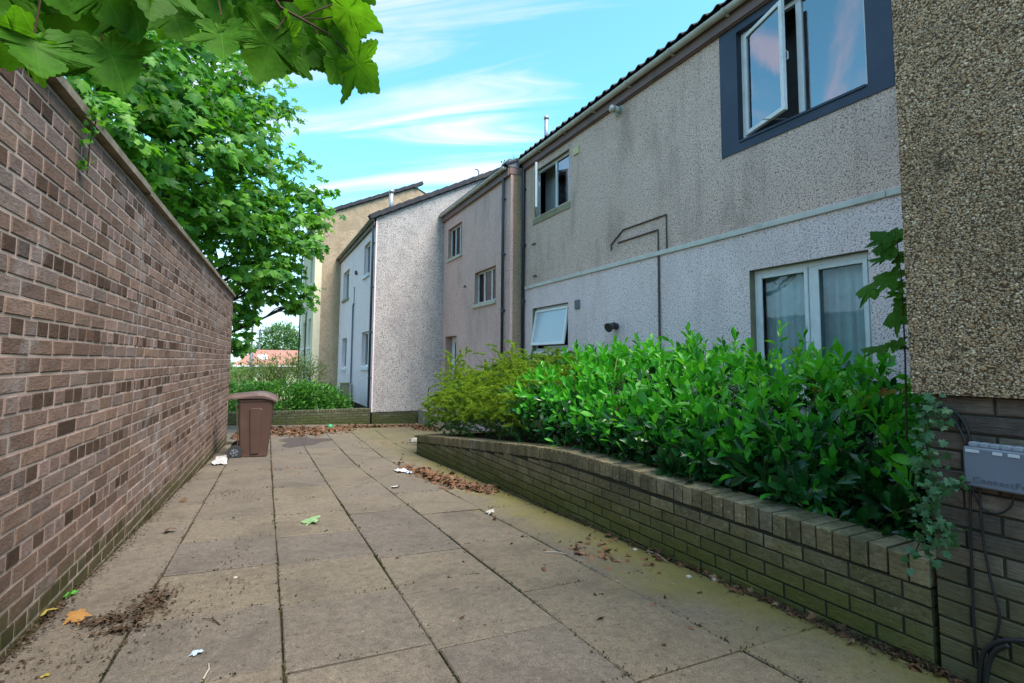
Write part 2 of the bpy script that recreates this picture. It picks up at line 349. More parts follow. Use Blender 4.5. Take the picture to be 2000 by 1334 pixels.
M['rend_gable'] = m_render('grey_roughcast', (.50, .455, .44), (.065, .055, .052), 33, 1.0, (.20, .18, .175), .4, ((.27, .25, .25), .4), .38, .62)
M['rend_white'] = m_render('white_roughcast', (.90, .72, .73), (.46, .36, .37), 46, .5, (.45, .44, .44), .3)
M['rend_tan'] = m_render('tan_roughcast', (.47, .355, .245), (.14, .10, .065), 26, .9, (.20, .15, .09), .4, ((.26, .20, .13), .5))
M['rend_cream'] = m_plain('cream_wall', (.66, .58, .42), .9, .1, .08)
M['rend_brown'] = m_pebble('brown_pebbledash')
WB = [(.240, .158, .124), (.272, .182, .144), (.198, .128, .098), (.236, .172, .146), (.252, .165, .122), (.184, .118, .088)]
M['brick'] = m_brick('brown_facing_brick', WB, (.095, .092, .028), .26, .5, (38, 38, 120), bump=.35)
M['brick_dark'] = m_brick('dark_header_brick', [(.215, .145, .120), (.105, .064, .044), (.270, .185, .160), (.082, .050, .034), (.185, .125, .104), (.125, .076, .052)], (.07, .075, .02), .26, .35, (38, 38, 120), bump=.35)
M['mortar'] = m_plain('pale_mortar', (.54, .43, .37), .95, .1, .15, ((.22, .18, .15), .5), 6)
M['mortar_dark'] = m_plain('dark_mortar', (.050, .046, .032), .95, .1, .25, ((.10, .10, .06), .3), 6)
M['coping'] = m_plain('lichen_coping_stone', (.30, .26, .20), .95, .1, .25, ((.10, .095, .06), .7), 8, 0, .5)
M['pbrick'] = m_brick('mossy_planter_brick', [(.235, .185, .095), (.190, .152, .080), (.275, .215, .120), (.175, .140, .072), (.220, .172, .098)], (.150, .150, .028), .40, .25, (26, 26, 60), (.070, .062, .036), .6, .7, .6)
M['bbrick'] = m_brick('dark_base_brick', [(.215, .165, .128), (.175, .135, .108), (.240, .185, .140), (.155, .120, .100)], (.200, .175, .070), .75, 0, (12, 12, 130), (.055, .045, .042), .6, .8)
M['gbrick'] = m_brick('mossy_garden_brick', [(.115, .115, .072), (.095, .098, .058), (.130, .118, .085)], (.075, .092, .024), .5, .1, (20, 20, 60), (.05, .05, .03), .5)
M['soil'] = m_plain('dark_soil', (.022, .017, .012), 1, .05, .3, ((.05, .035, .02), .5), 14, 0, .8)
M['bin'] = m_plain('brown_bin_plastic', (.085, .048, .038), .42, .4, .08, ((.12, .075, .062), .35), 6)
M['bin_lid'] = m_plain('brown_lid_plastic', (.092, .054, .046), .45, .4, .08, ((.13, .085, .075), .35), 6)
M['rubber'] = m_plain('black_rubber', (.035, .037, .042), .7, .3)
M['box'] = m_plain('blue_grey_plastic_box', (.175, .20, .25), .45, .4, .06, ((.12, .135, .165), .4), 7)
M['box_edge'] = m_plain('pale_box_edge', (.30, .33, .38), .5, .4)
M['label_paper'] = m_plain('white_label', (.62, .64, .66), .6, .2)
M['ink'] = m_plain('embossed_ink', (.105, .12, .16), .5, .4)
M['cable'] = m_plain('black_cable', (.016, .016, .018), .45, .5)
M['meter'] = m_plain('olive_meter_cabinet', (.25, .23, .15), .8, .2, .15, ((.13, .13, .07), .5))
M['paleplastic'] = m_plain('yellowed_plastic', (.60, .53, .28), .5, .3)
M['flue'] = m_plain('dirty_white_flue', (.48, .46, .43), .5, .3, .15, ((.15, .13, .11), .6), 20)
M['bark'] = m_plain('grey_brown_bark', (.075, .058, .044), .95, .1, .3, None, 20, 0, .8)
M['twig'] = m_plain('reddish_twig', (.085, .045, .032), .8, .2, .2)
M['twig_pale'] = m_plain('pale_dead_twig', (.40, .36, .30), .9, .1)
M['stalk'] = m_plain('green_stalk', (.14, .17, .045), .7, .2)
M['syc'] = m_leaf('sycamore_leaf', [(.030, .14, .028), (.075, .26, .024), (.17, .41, .026), (.050, .20, .024), (.11, .33, .024)], .5, .48)
M['syc_near'] = m_vein_leaf('near_sycamore_leaf', [(.050, .165, .012), (.090, .25, .016), (.065, .20, .016)])
M['laurel'] = m_leaf('laurel_leaf', [(.026, .19, .018), (.050, .32, .024), (.105, .48, .036), (.034, .24, .018), (.075, .40, .028), (.15, .53, .045)], .40, .36, .35)
M['laurel_shaded'] = m_leaf('shaded_laurel_leaf', [(.010, .060, .014), (.014, .085, .016), (.02, .11, .02)], .25, .12, .5)  # darkened copy of the laurel leaf: shade inside the shrub put into the colour
M['juniper'] = m_leaf('feathery_juniper', [(.13, .24, .014), (.19, .31, .018), (.25, .37, .022), (.09, .19, .02)], .7, .35, .2)
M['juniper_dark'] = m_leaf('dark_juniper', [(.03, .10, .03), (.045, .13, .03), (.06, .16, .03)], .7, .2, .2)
M['hedge'] = m_leaf('hedge_leaf', [(.022, .10, .014), (.045, .18, .018), (.10, .29, .022), (.028, .12, .018)], .5, .3)
M['olive'] = m_leaf('olive_shrub_leaf', [(.11, .17, .045), (.16, .23, .06), (.08, .14, .035)], .6, .35)
M['ivy'] = m_leaf('ivy_leaf', [(.04, .11, .045), (.06, .15, .06), (.035, .13, .03), (.08, .18, .085)], .45, .2)
M['fartree'] = m_leaf('far_tree_leaf', [(.05, .14, .035), (.075, .19, .045), (.10, .24, .05)], .6, .3)
M['dead'] = m_leaf('dead_leaf', [(.12, .058, .030), (.18, .092, .050), (.08, .042, .024), (.24, .15, .095)], .8, .1, .2)
M['orange'] = m_leaf('orange_leaf', [(.32, .15, .035), (.36, .19, .05)], .7, .2)
M['yellow'] = m_leaf('yellow_leaf', [(.42, .33, .06), (.36, .28, .05)], .7, .2)
M['greenleaf'] = m_leaf('pale_green_fallen_leaf', [(.20, .33, .15), (.24, .38, .18)], .6, .2)
M['brightleaf'] = m_leaf('bright_green_weed', [(.10, .36, .05), (.12, .42, .06)], .5, .3)
M['debris'] = m_leaf('dark_plant_debris', [(.060, .040, .026), (.085, .056, .036), (.040, .028, .018)], .9, 0, .1)
M['paper'] = m_plain('dirty_white_paper', (.44, .43, .43), .8, .1, .1, ((.35, .34, .31), .5), 20)
M['paper_blue'] = m_plain('pale_blue_wrapper', (.40, .50, .60), .6, .3, .1)
M['green_plastic'] = m_plain('green_plastic', (.015, .36, .13), .3, .5)
M['stone'] = m_plain('pale_stone', (.42, .40, .34), .9, .2, .2)
M['wood'] = m_plain('old_grey_plank', (.16, .14, .085), .9, .1, .25, ((.08, .10, .03), .5), 12)

# ================================================================== the setting: ground and pavement
def m_slab():
    t = NT('concrete_paving'); r = t.rnd()
    c = t.ramp(r, [(0, (.150, .123, .088)), (.2, (.128, .107, .086)), (.4, (.156, .128, .092)), (.6, (.136, .113, .088)), (.8, (.146, .120, .084)), (1, (.120, .101, .084))])
    speck = t.noise(190, 2, .6); med = t.noise(26, 5, .7); big = t.noise(1.9, 7, .7, dist=.6)
    c = t.mix(1.0, c, t.ramp(speck, [(.25, (.55,)*3), (.5, (1,)*3), (.72, (1.55,)*3)]), 'MULTIPLY')
    c = t.mix(1.0, c, t.ramp(med, [(.25, (.62,)*3), (.55, (1,)*3), (.8, (1.25,)*3)]), 'MULTIPLY')
    c = t.mix(t.math('MULTIPLY', t.rng(big, .45, .68), .5), c, (.060, .049, .041))
    sp = t.n('ShaderNodeSeparateXYZ'); t.put(sp.inputs[0], t.P())
    edge = t.rng(t.math('ADD', sp.outputs[0], t.math('MULTIPLY', t.math('SUBTRACT', t.noise(2.4, 5, .6), .5), 1.0)), 1.75, 2.55)
    edge = t.math('MULTIPLY', edge, t.rng(sp.outputs[1], 8.6, 6.5, .40, 1.0))
    c = t.mix(t.math('MULTIPLY', edge, .72), c, t.mix(t.noise(12, 4), (.205, .175, .024), (.105, .098, .022)))
    mossy = t.rng(t.noise(3.1, 6, .7, dist=1), .60, .75); c = t.mix(t.math('MULTIPLY', mossy, .35), c, (.105, .098, .035))
    spots = t.rng(t.voro(9), .05, .035); c = t.mix(t.math('MULTIPLY', spots, t.rng(t.noise(2.3, 2), .5, .6)), c, (.30, .29, .26))
    dsp = t.rng(t.noise(34, 2, .5), .66, .71); c = t.mix(t.math('MULTIPLY', dsp, .7), c, (.05, .042, .03))
    return t.done(c, t.rng(med, .2, .8, .72, .95), t.bump(t.math('ADD', t.math('MULTIPLY', speck, .5), med), .55, .006), .25)
M['slab'] = m_slab()
def m_joint():
    t = NT('mossy_joint_fill'); a = t.noise(18, 5, .7)
    c = t.mix(t.rng(a, .4, .6), (.020, .016, .010), t.mix(t.noise(4, 4), (.055, .058, .016), (.032, .024, .015)))
    c = t.mix(t.rng(t.noise(150, 2), .66, .72), c, (.25, .23, .20))
    return t.done(c, .95, t.bump(a, .8, .01), .1)
M['joint'] = m_joint()
def m_ground():
    t = NT('rough_grass'); a = t.noise(1.2, 6, .7); b = t.noise(40, 4, .7)
    c = t.mix(a, (.035, .075, .016), (.075, .10, .03)); c = t.mix(1.0, c, t.ramp(b, [(.2, (.5,)*3), (.8, (1.5,)*3)]), 'MULTIPLY')
    return t.done(c, .95, t.bump(b, .8, .05), .1)
xs = np.concatenate([[-600, -200, -80, -40], np.linspace(-22, 22, 23), [40, 80, 200, 600]]); ys = np.concatenate([[-600, -150, -50], np.linspace(-14, 74, 45), [120, 300, 900]])
g = MB(); X_, Y_ = np.meshgrid(xs, ys); Z_ = gz(X_, Y_) - .05
nx = len(xs); g.add(np.stack([X_, Y_, Z_], 2).reshape(-1, 3), [(j*nx+i, j*nx+i+1, (j+1)*nx+i+1, (j+1)*nx+i) for j in range(len(ys)-1) for i in range(nx-1)])
tag(g.build('ground', m_ground()), kind='structure')
def wall_x(y): return (.0581*y - .98)/.9983
def pz(x, y, d=0): return (x, y, float(gz(x, y)) + d)
p = MB()
for y0 in range(-4, 16):
    y1 = min(y0+1, 15.34)
    xa0 = wall_x(y0)-.05 if y0 < 11 else -3.5; xa1 = wall_x(y1)-.05 if y0 < 11 else -3.5
    xb = 2.52 if y0 < 8 else 5.4
    p.quad(pz(xa0, y0, -.014), pz(xb, y0, -.014), pz(xb, y1, -.014), pz(xa1, y1, -.014))
pave = tag(p.build('pavement', M['joint']), kind='structure')
LN = {'W': None, 'A': ([-4, 2.4, 7.6, 11, 16], [-.66, -.44, -.26, -.15, .02]), 'B': ([-4, 2.1, 8.65, 12, 16], [0, .155, .32, .42, .55]),
      'C': ([-4, 2, 6.6, 10.2, 16], [.70, .735, .82, .905, 1.10]), 'D': ([-4, 2.5, 7.2, 9.6, 11.5, 16], [1.30, 1.34, 1.345, 1.44, 1.54, 1.80]),
      'E': ([-4, 4, 8.3, 9.8, 11.1, 12.7, 16], [1.92, 1.90, 1.875, 1.99, 2.06, 2.18, 2.42]), 'P': ([-4, 8.05], [2.46, 2.46]),
      'F': ([8, 10, 11.1, 13.1, 16], [2.46, 2.52, 2.63, 2.83, 3.1]), 'G': ([8, 16], [3.1, 3.75]), 'H': ([8, 16], [3.75, 4.45]), 'I': ([8, 16], [4.5, 5.25]),
      'V': ([11, 16], [-.75, -.55]), 'U': ([11, 16], [-1.4, -1.2]), 'T': ([11, 16], [-2.0, -1.8])}
def lx(k, y): return wall_x(y)+.012 if k == 'W' else float(np.interp(y, *LN[k]))
def slab(ka, kb, y0, y1, gap=.0042):
    j = lambda: random.uniform(-.0045, .0045)
    q = [(lx(ka, y0)+gap, y0+gap), (lx(kb, y0)-gap, y0+gap), (lx(kb, y1)-gap, y1-gap), (lx(ka, y1)+gap, y1-gap)]
    q = [(a+j(), b+j()) for a, b in q]; cx = sum(a for a, _ in q)/4; cy = sum(b for _, b in q)/4
    h0 = random.uniform(-.0025, .002); tx = random.uniform(-.007, .007); ty = random.uniform(-.007, .007); V = []
    for ins, dz in ((0, -.03), (0, -.005), (.005, 0)):
        for a, b in q:
            a2 = a + (ins if a < cx else -ins); b2 = b + (ins if b < cy else -ins)
            V.append((a2, b2, float(gz(a2, b2)) + dz + h0 + tx*(a-cx) + ty*(b-cy)))
    F = [(8, 9, 10, 11)] + [(k, (k+1) % 4, 4+(k+1) % 4, 4+k) for k in range(4)] + [(4+k, 4+(k+1) % 4, 8+(k+1) % 4, 8+k) for k in range(4)]
    MB().add(V, F).build('paving_slab', M['slab'], pave)
for ka, kb, st, off in (('W', 'A', .64, 0), ('A', 'B', .64, .0), ('B', 'C', .635, -.03), ('C', 'D', .62, .0)):
    y = 2.24+off-.64*6
    while y < 15.2:
        if not (ka == 'W' and y+st > 11.0): slab(ka, kb, y, min(y+st, 15.3))
        y += st
for ka, kb, yl in (('D', 'E', 15.2), ('E', 'P', 8.0)):
    y = 1.58-.925*4
    while y < yl:
        slab(ka, kb, y, min(y+.925, yl+.05)); y += .925
for ka, kb in (('E', 'F'), ('F', 'G'), ('G', 'H'), ('H', 'I')):
    y = 8.5 if ka != 'E' else 8.06
    while y < 15.2: slab(ka, kb, y, min(y+.92, 15.3)); y += .92
for ka, kb in (('T', 'U'), ('U', 'V'), ('V', 'A')):
    y = 11.12
    while y < 15.2: slab(ka, kb, y, min(y+.64, 15.3)); y += .64

# ================================================================== brickwork
_bm = {}
def brick_mesh(L, H, D, mat, var, b=.004, nm='brick'):
    key = (round(L, 3), round(H, 3), round(D, 3), mat, var, nm)
    if key in _bm: return _bm[key]
    rr = random.Random(hash((round(L, 3), var)) & 0xffff); j = lambda s=.0022: rr.uniform(-s, s)
    V = []
    for (x, z) in ((0, 0), (L, 0), (L, H), (0, H)): V.append((x+j(.001), b, z+j(.001)))
    for (x, z) in ((b, b), (L-b, b), (L-b, H-b), (b, H-b)): V.append((x+j(), j(.0015), z+j()))
    for (x, z) in ((0, 0), (L, 0), (L, H), (0, H)): V.append((x, D, z))
    F = [(4, 5, 6, 7)] + [(k, (k+1) % 4, 4+(k+1) % 4, 4+k) for k in range(4)] + [((k+1) % 4, k, 8+k, 8+(k+1) % 4) for k in range(4)]
    m = MB().add(V, F).mesh(nm); m.materials.append(M[mat]); _bm[key] = m; return m
class Bricks:
    def __init__(s, parent): s.par = parent; s.items = []
    def put(s, T, L, H, D, mat, score=0, nm='brick'): s.items.append((score, T, L, H, D, mat, random.randrange(4), nm))
    def flush(s, limit):
        s.items.sort(key=lambda q: -q[0]); joined = {}
        for i, (sc, T, L, H, D, mat, var, nm) in enumerate(s.items):
            me = brick_mesh(L, H, D, mat, var, nm=nm)
            if i < limit: link(bpy.data.objects.new(nm, me), s.par, T)
            else: joined.setdefault(mat, []).append((T, me))
        for mat, L_ in joined.items():
            mb = MB()
            for T, me in L_: mb.add([T @ v_.co for v_ in me.vertices], [tuple(f.vertices) for f in me.polygons])
            mb.build('brick', M[mat], s.par)['kind'] = 'stuff'
def basis(x, y, z, o):
    T = Matrix.Identity(4)
    for r_ in range(3): T[r_][0] = x[r_]; T[r_][1] = y[r_]; T[r_][2] = z[r_]; T[r_][3] = o[r_]
    return T
# --- the tall wall on the left
DL = np.array([.0581, .9983, 0.0]); NL = np.array([-.9983, .0581, 0.0]); ZU = np.array([0, 0, 1.0])
def lw(s_, d, z): return DL*s_ + NL*(.98+d) + ZU*z
S0, S1, SJ = -.6, 10.87, 4.36
left = thing('brick_wall', tuple(lw(5, .1, 0)), 'tall brown brick boundary wall with dark header courses on the left', 'wall')
mb = MB()
def lwbox(mb, s0, s1, d0, d1, z0, z1):
    V = [lw(s0, d0, z0), lw(s1, d0, z0), lw(s1, d1, z0), lw(s0, d1, z0), lw(s0, d0, z1), lw(s1, d0, z1), lw(s1, d1, z1), lw(s0, d1, z1)]
    mb.add(V, [(0, 3, 2, 1), (4, 5, 6, 7), (0, 1, 5, 4), (1, 2, 6, 5), (2, 3, 7, 6), (3, 0, 4, 7)])
lwbox(mb, S0+.004, SJ-.009, .0035, .21, -.6, 2.47); lwbox(mb, SJ+.009, S1-.004, .0035, .21, -.6, 2.47)
mb.build('mortar', M['mortar'], left)
mb = MB(); lwbox(mb, SJ-.0088, SJ+.0088, .004, .2, -.5, 2.46); mb.build('movement_joint', M['cable'], left)
CH = .0768; BL = .2304; LB = Bricks(left)
def brick_score(P):
    x, y, z = proj(P)
    return (-100 if (z < .3 or x < -30 or y < -30 or y > 1360) else 0) - float(np.linalg.norm(np.asarray(P)-CAM))
for k in range(-24, 15):
    header = (k % 4 == 1); st = BL/2 if header else BL; z0 = 1.31 + k*CH + .0056; H = CH-.0112
    off = (BL/4 if header else (0 if k % 2 else BL/2))
    s_ = S0 - off
    while s_ < S1:
        a = max(s_, S0); b = min(s_+st, S1)
        segs = [(a, b)] if not (a < SJ < b) else [(a, SJ), (SJ, b)]
        for a, b in segs:
            L = round(b-a-(.012 if abs(a-SJ) > .001 and abs(b-SJ) > .001 else .016), 3)
            if L < .03: continue
            P = lw(a+(.006 if abs(a-SJ) > .001 else .011), 0, z0)
            if P[2] + H < gz(P[0], P[1]) - .05: continue
            mat = 'brick_dark' if header or random.random() < .02 else 'brick'
            LB.put(basis(DL, NL, ZU, P + NL*random.uniform(-.0012, .0012)), L, H, .05, mat, brick_score(lw((a+b)/2, 0, z0+H/2)))
        s_ += st
LB.flush(300)
s_ = S0
while s_ < S1+.02:                  # coping stones
    e = min(s_+.9, S1+.03)
    if s_ < SJ < e: e = SJ
    if SJ <= s_ < SJ+.01: e = SJ+.92
    up = .012 if e <= SJ else 0.0; mb = MB(); dz = random.uniform(-.002, .002)+up
    V = []
    for d, z in ((-.034, 2.478), (-.034, 2.522), (.11, 2.548), (.255, 2.522), (.255, 2.478)):
        V += [lw(s_+.004, d, z+dz), lw(e-.004, d, z+dz)]
    mb.add(V, [(0, 1, 3, 2), (2, 3, 5, 4), (4, 5, 7, 6), (6, 7, 9, 8), (8, 9, 1, 0), (0, 2, 4, 6, 8), (1, 9, 7, 5, 3)]).build('coping_stone', M['coping'], left)
    s_ = e if e > s_ else s_+.9
# --- the planter wall
PX = 2.5
ZT = lambda y: float(np.interp(y, [1.1, 3.2, 3.9, 4.6, 5.36, 8.45], [.505, .528, .520, .468, .392, .075]))
plant = thing('planter_wall', (PX+.1, 4.7, float(gz(PX, 4.7))), 'low mossy brick planter wall with bricks on edge along its top', 'wall')
SH = .112; PC = .0735; P0, P1 = 1.145, 8.40
mb = MB(); yy = np.linspace(P0, P1, 30)
for a, b in zip(yy[:-1], yy[1:]):
    za, zb = ZT(a)-SH-.004, ZT(b)-SH-.004
    mb.add([(PX+.006, a, -.6), (PX+.006, b, -.6), (PX+.006, b, zb), (PX+.006, a, za), (PX+.21, a, -.6), (PX+.21, b, -.6), (PX+.21, b, zb), (PX+.21, a, za)], [(0, 1, 2, 3), (3, 2, 6, 7), (4, 5, 6, 7)])
mb.box(PX+.21, 4.6, P1-.21, P1-.004, -.6, ZT(P1)-SH-.004); mb.build('mortar', M['mortar_dark'], plant)
PB = Bricks(plant); mY = np.array([0, -1.0, 0]); pX = np.array([1.0, 0, 0])
for k in range(14):
    z0 = .392 - (k+1)*PC; L0 = .2205; y = P0 + (0 if k % 2 else -.11)
    while y < P1:
        a = max(y, P0); b = min(y+L0, P1); yc = (a+b)/2; top = min(z0+PC-.009, min(ZT(a), ZT(b), ZT(yc))-SH-.006)
        if b-a > .04 and top-z0 > .018 and z0+PC > gz(PX, yc)-.03:
            H = top-z0; H = PC-.009 if H > PC-.02 else round(H, 2)
            PB.put(basis(mY, pX, ZU, np.array([PX+random.uniform(-.002, .003), b-.005, z0])), round(b-a-.010, 3), H, .09, 'pbrick', -yc)
        y += L0
y = P0
while y < P1-.03:
    zt = ZT(y+.04); w_ = .0795; sl_ = (ZT(y+.08)-ZT(y))/.08
    T = basis(unit(np.array([0, -1, -sl_])), pX, unit(np.array([0, -sl_, 1])), np.array([PX-.004+random.uniform(-.003, .003), y+w_-.004, ZT(y+w_)-SH+random.uniform(-.003, .003)]))
    PB.put(T, w_-.009, SH-.002, .218, 'pbrick', -y, 'coping_brick'); y += w_
x_ = PX+.23
while x_ < 4.5:
    PB.put(basis(np.array([-1.0, 0, 0]), np.array([0, -1.0, 0]), ZU, np.array([x_+.07, P1+.004, ZT(P1)-SH])), .07, SH, .218, 'pbrick', -10, 'coping_brick'); x_ += .0795
PB.flush(300)
mb = MB()
for a, b in zip(yy[:-1], yy[1:]):
    mb.quad((PX+.2, a, min(ZT(a), .52)-.09), (6.0, a, ZT(a)-.02), (6.0, b, ZT(b)-.02), (PX+.2, b, min(ZT(b), .52)-.09))
tag(mb.build('planting_bed', M['soil']), kind='structure')
# --- low garden wall at the end of the path
GY = 15.35; GT = -.085
gw = thing('garden_wall', (1.3, GY, -.5), 'low mossy garden wall closing the end of the path in front of the hedge', 'wall')
mb = MB(); mb.box(-3.6, 3.16, GY+.006, GY+.2, -.9, GT-.066); mb.build('mortar', M['mortar_dark'], gw)
GB = Bricks(gw)
for k in range(8):
    z0 = GT-.07-(k+1)*.074
    x_ = -3.6 - (.11 if k % 2 else 0)
    while x_ < 3.14:
        a = max(x_, -3.6); b = min(x_+.22, 3.16)
        if b-a > .04 and z0+.07 > gz(b, GY)-.02: GB.put(basis(pX, np.array([0, 1.0, 0]), ZU, np.array([a+.005, GY+random.uniform(-.002, .002), z0])), round(b-a-.01, 3), .065, .09, 'gbrick', b)
        x_ += .22
x_ = -3.6
while x_ < 3.14: GB.put(basis(pX, np.array([0, 1.0, 0]), ZU, np.array([x_, GY-.004, GT-.07])), .071, .07, .215, 'gbrick', x_, 'coping_brick'); x_ += .08
GB.flush(300)

# ================================================================== houses
def grid_wall(mb, f, u0, u1, v0, v1, holes):
    us = sorted({u0, u1, *[h[0] for h in holes], *[h[1] for h in holes]}); vs_ = sorted({v0, v1, *[h[2] for h in holes], *[h[3] for h in holes]})
    us = [q for q in us if u0 <= q <= u1]; vs_ = [q for q in vs_ if v0 <= q <= v1]
    for a, b in zip(us[:-1], us[1:]):
        for c, d in zip(vs_[:-1], vs_[1:]):
            uc, vc = (a+b)/2, (c+d)/2
            if any(h[0] < uc < h[1] and h[2] < vc < h[3] for h in holes): continue
            mb.quad(f(a, c), f(b, c), f(b, d), f(a, d))
def reveal(mb, X, h, dp):
    a, b, c, d = h; x0, x1 = X, X+dp
    mb.quad((x0, a, c), (x1, a, c), (x1, a, d), (x0, a, d)); mb.quad((x0, b, c), (x0, b, d), (x1, b, d), (x1, b, c))
    mb.quad((x0, a, d), (x1, a, d), (x1, b, d), (x0, b, d)); mb.quad((x0, a, c), (x0, b, c), (x1, b, c), (x1, a, c))
def rect_frame(mb, x0, x1, a, b, c, d, t, tb=None):
    tb = tb or t
    mb.cbox(x0, x1, a, a+t, c, d, .004); mb.cbox(x0, x1, b-t, b, c, d, .004); mb.cbox(x0, x1, a+t, b-t, c, c+tb, .004); mb.cbox(x0, x1, a+t, b-t, d-t, d, .004)
def window(house, X, h, dp=.11, t=.055, mull=(), pane='glass', frame_mat='pvc', sill=None, rev='rend_low', curtain=None, bars=None, label=None):
    a, b, c, d = h; x0 = X+dp-.02; mb = MB(); rect_frame(mb, x0, x0+.06, a, b, c, d, t)
    for m_ in mull: mb.cbox(x0+.002, x0+.058, m_-t*.6, m_+t*.6, c+t, d-t, .004)
    wnd = mb.build('window', M[frame_mat], house)
    if label: wnd['label'] = label
    mb = MB(); reveal(mb, X, h, dp+.05); mb.build('reveal', M[rev], wnd)
    ed = [a+t] + [m_ for m_ in mull] + [b-t]
    for q, (e, f) in enumerate(zip(ed[:-1], ed[1:])):
        mb = MB(); mb.box(x0+.026, x0+.032, e+(t*.6 if q else 0), f-(t*.6 if q < len(ed)-2 else 0), c+t, d-t); mb.build('pane', M[pane], wnd)
    if curtain:
        n = 60; mb = MB(); yy_ = np.linspace(a+.04, b-.04, n); xx_ = x0+.17+.022*np.sin(yy_*41)+.012*np.sin(yy_*97+1)
        for i in range(n-1): mb.quad((xx_[i], yy_[i], c+.02), (xx_[i+1], yy_[i+1], c+.02), (xx_[i+1], yy_[i+1], d), (xx_[i], yy_[i], d))
        mb.build('curtain', M[curtain], wnd, True)
    if sill:
        mat, th, pr = sill; mb = MB()
        V = [(X+dp-.01, a-.04, c+.012), (X-pr, a-.04, c-.03), (X-pr, a-.04, c-.03-th), (X+.02, a-.04, c-.03-th)]
        V += [(x, b+.04, z) for x, _, z in V]
        mb.add(V, [(0, 1, 5, 4), (1, 2, 6, 5), (2, 3, 7, 6), (0, 3, 2, 1), (4, 5, 6, 7)]); mb.build('sill', M[mat], wnd)
    return wnd
def gutter(house, X, z, y0, y1, r=.058, step=1.0):
    n = 10; mb = MB(); ang = [math.pi + math.pi*i/n for i in range(n+1)]
    pr = [(X+r*math.cos(t_), z+r*math.sin(t_)*1.05) for t_ in ang]; pi_ = [(X+(r-.006)*math.cos(t_), z+(r-.006)*math.sin(t_)*1.05) for t_ in reversed(ang)]
    loop = pr + pi_; k = len(loop); V = [(a, y0, b) for a, b in loop] + [(a, y1, b) for a, b in loop]
    mb.add(V, [(i, (i+1) % k, k+(i+1) % k, k+i) for i in range(k)]); g_ = mb.build('gutter', M['gutter'], house, False)
    y = y0+.35
    while y < y1-.1:                # brackets and joints
        mb = MB(); rr = r+.010; pr2 = [(X+rr*math.cos(t_), z+rr*math.sin(t_)*1.05) for t_ in ang]
        V = [(a, y-.02, b) for a, b in pr2] + [(a, y+.02, b) for a, b in pr2]; k2 = len(pr2)
        mb.add(V, [(i, i+1, k2+i+1, k2+i) for i in range(k2-1)]); mb.box(X+r*.3, X+r+.02, y-.018, y+.018, z-r*1.35, z-r*.9); mb.build('gutter_bracket', M['gutter'], g_); y += step
    for yy_ in (y0, y1):
        V = [(X, yy_, z)] + [(a, yy_, b) for a, b in pr]; MB().add(V, [(0, i, i+1) for i in range(1, len(pr))]).build('end_cap', M['gutter'], g_)
    return g_
def downpipe(house, X, Y, z0, z1, r=.036):
    mb = MB(); mb.tube([(X+.07, Y, z1+.16), (X+.02, Y, z1+.06), (X, Y, z1-.06), (X, Y, z0)], r, 12); o = mb.build('downpipe', M['pipe'], house, True)
    z = z1-.5
    while z > z0+.2:
        mb = MB(); mb.tube([(X, Y, z-.04), (X, Y, z+.04)], r+.007, 12); mb.box(X-.005, X+.1, Y-.055, Y+.055, z-.012, z+.012); mb.build('pipe_collar', M['pipe'], o); z -= 1.35
    return o
def tiles_x(house, roof, X, z, y0, y1, slope, mat, w_=.23, L=.42):
    n = 9; prof = []
    for i in range(n+1):
        t_ = i/n; prof.append((t_*w_, .034*max(0, math.sin(t_*2*math.pi))**.8 + .006*math.sin(t_*2*math.pi)))
    me = None; y = y0
    while y < y1:
        if me is None:
            mb = MB(); V = []
            for q in (0, L):
                V += [(q, a, slope*q + b) for a, b in prof]
            V += [(0, a, b-.018) for a, b in prof]
            m_ = n+1; mb.add(V, [(i, i+1, m_+i+1, m_+i) for i in range(n)] + [(2*m_+i, 2*m_+i+1, i+1, i) for i in range(n)]); me = mb.mesh('roof_tile'); me.materials.append(M[mat])
        link(bpy.data.objects.new('roof_tile', me), roof, Matrix.Translation((X, y, z+random.uniform(-.004, .004)))); y += w_
def verge(house, roof, x0, z0, x1, slope, Y, mat, step=.34, w_=.16):
    L = step*1.12; me = None; x = x0; ca = math.atan(slope)
    mb = MB(); mb.cbox(0, L, -.085, w_, -.10, .045, .008); me = mb.mesh('verge_tile'); me.materials.append(M[mat])
    while x < x1:
        T = Matrix.Translation((x, Y, z0+slope*(x-x0))) @ Matrix.Rotation(-ca-.06, 4, 'Y') @ Matrix.Rotation(random.uniform(-.012, .012), 4, 'X')
        link(bpy.data.objects.new('verge_tile', me), roof, T); x += step*math.cos(ca)
def roof_slab(house, X, z, slope, xr, y0, y1, mat, th=.05):
    zr = z+slope*(xr-X); xb = 2*xr-X; mb = MB()
    for s_ in (0, -th):
        mb.quad((X, y0, z+s_), (xr, y0, zr+s_), (xr, y1, zr+s_), (X, y1, z+s_)); mb.quad((xr, y0, zr+s_), (xb, y0, z+s_), (xb, y1, z+s_), (xr, y1, zr+s_))
    for yy_ in (y0, y1):
        mb.add([(X, yy_, z), (X, yy_, z-th), (xr, yy_, zr), (xr, yy_, zr-th), (xb, yy_, z), (xb, yy_, z-th)], [(0, 1, 3, 2), (2, 3, 5, 4)])
    return mb.build('roof', M[mat], house)
def shell(house, x0, x1, y0, y1, z0, z1, mat, sides='nsb'):   # the sides of a house that the path does not show
    mb = MB()
    if 's' in sides: mb.quad((x0, y0, z0), (x1, y0, z0), (x1, y0, z1), (x0, y0, z1))
    if 'n' in sides: mb.quad((x0, y1, z0), (x1, y1, z0), (x1, y1, z1), (x0, y1, z1))
    if 'b' in sides: mb.quad((x1, y0, z0), (x1, y1, z0), (x1, y1, z1), (x1, y0, z1))
    return mb.build('outer_wall', M[mat], house)

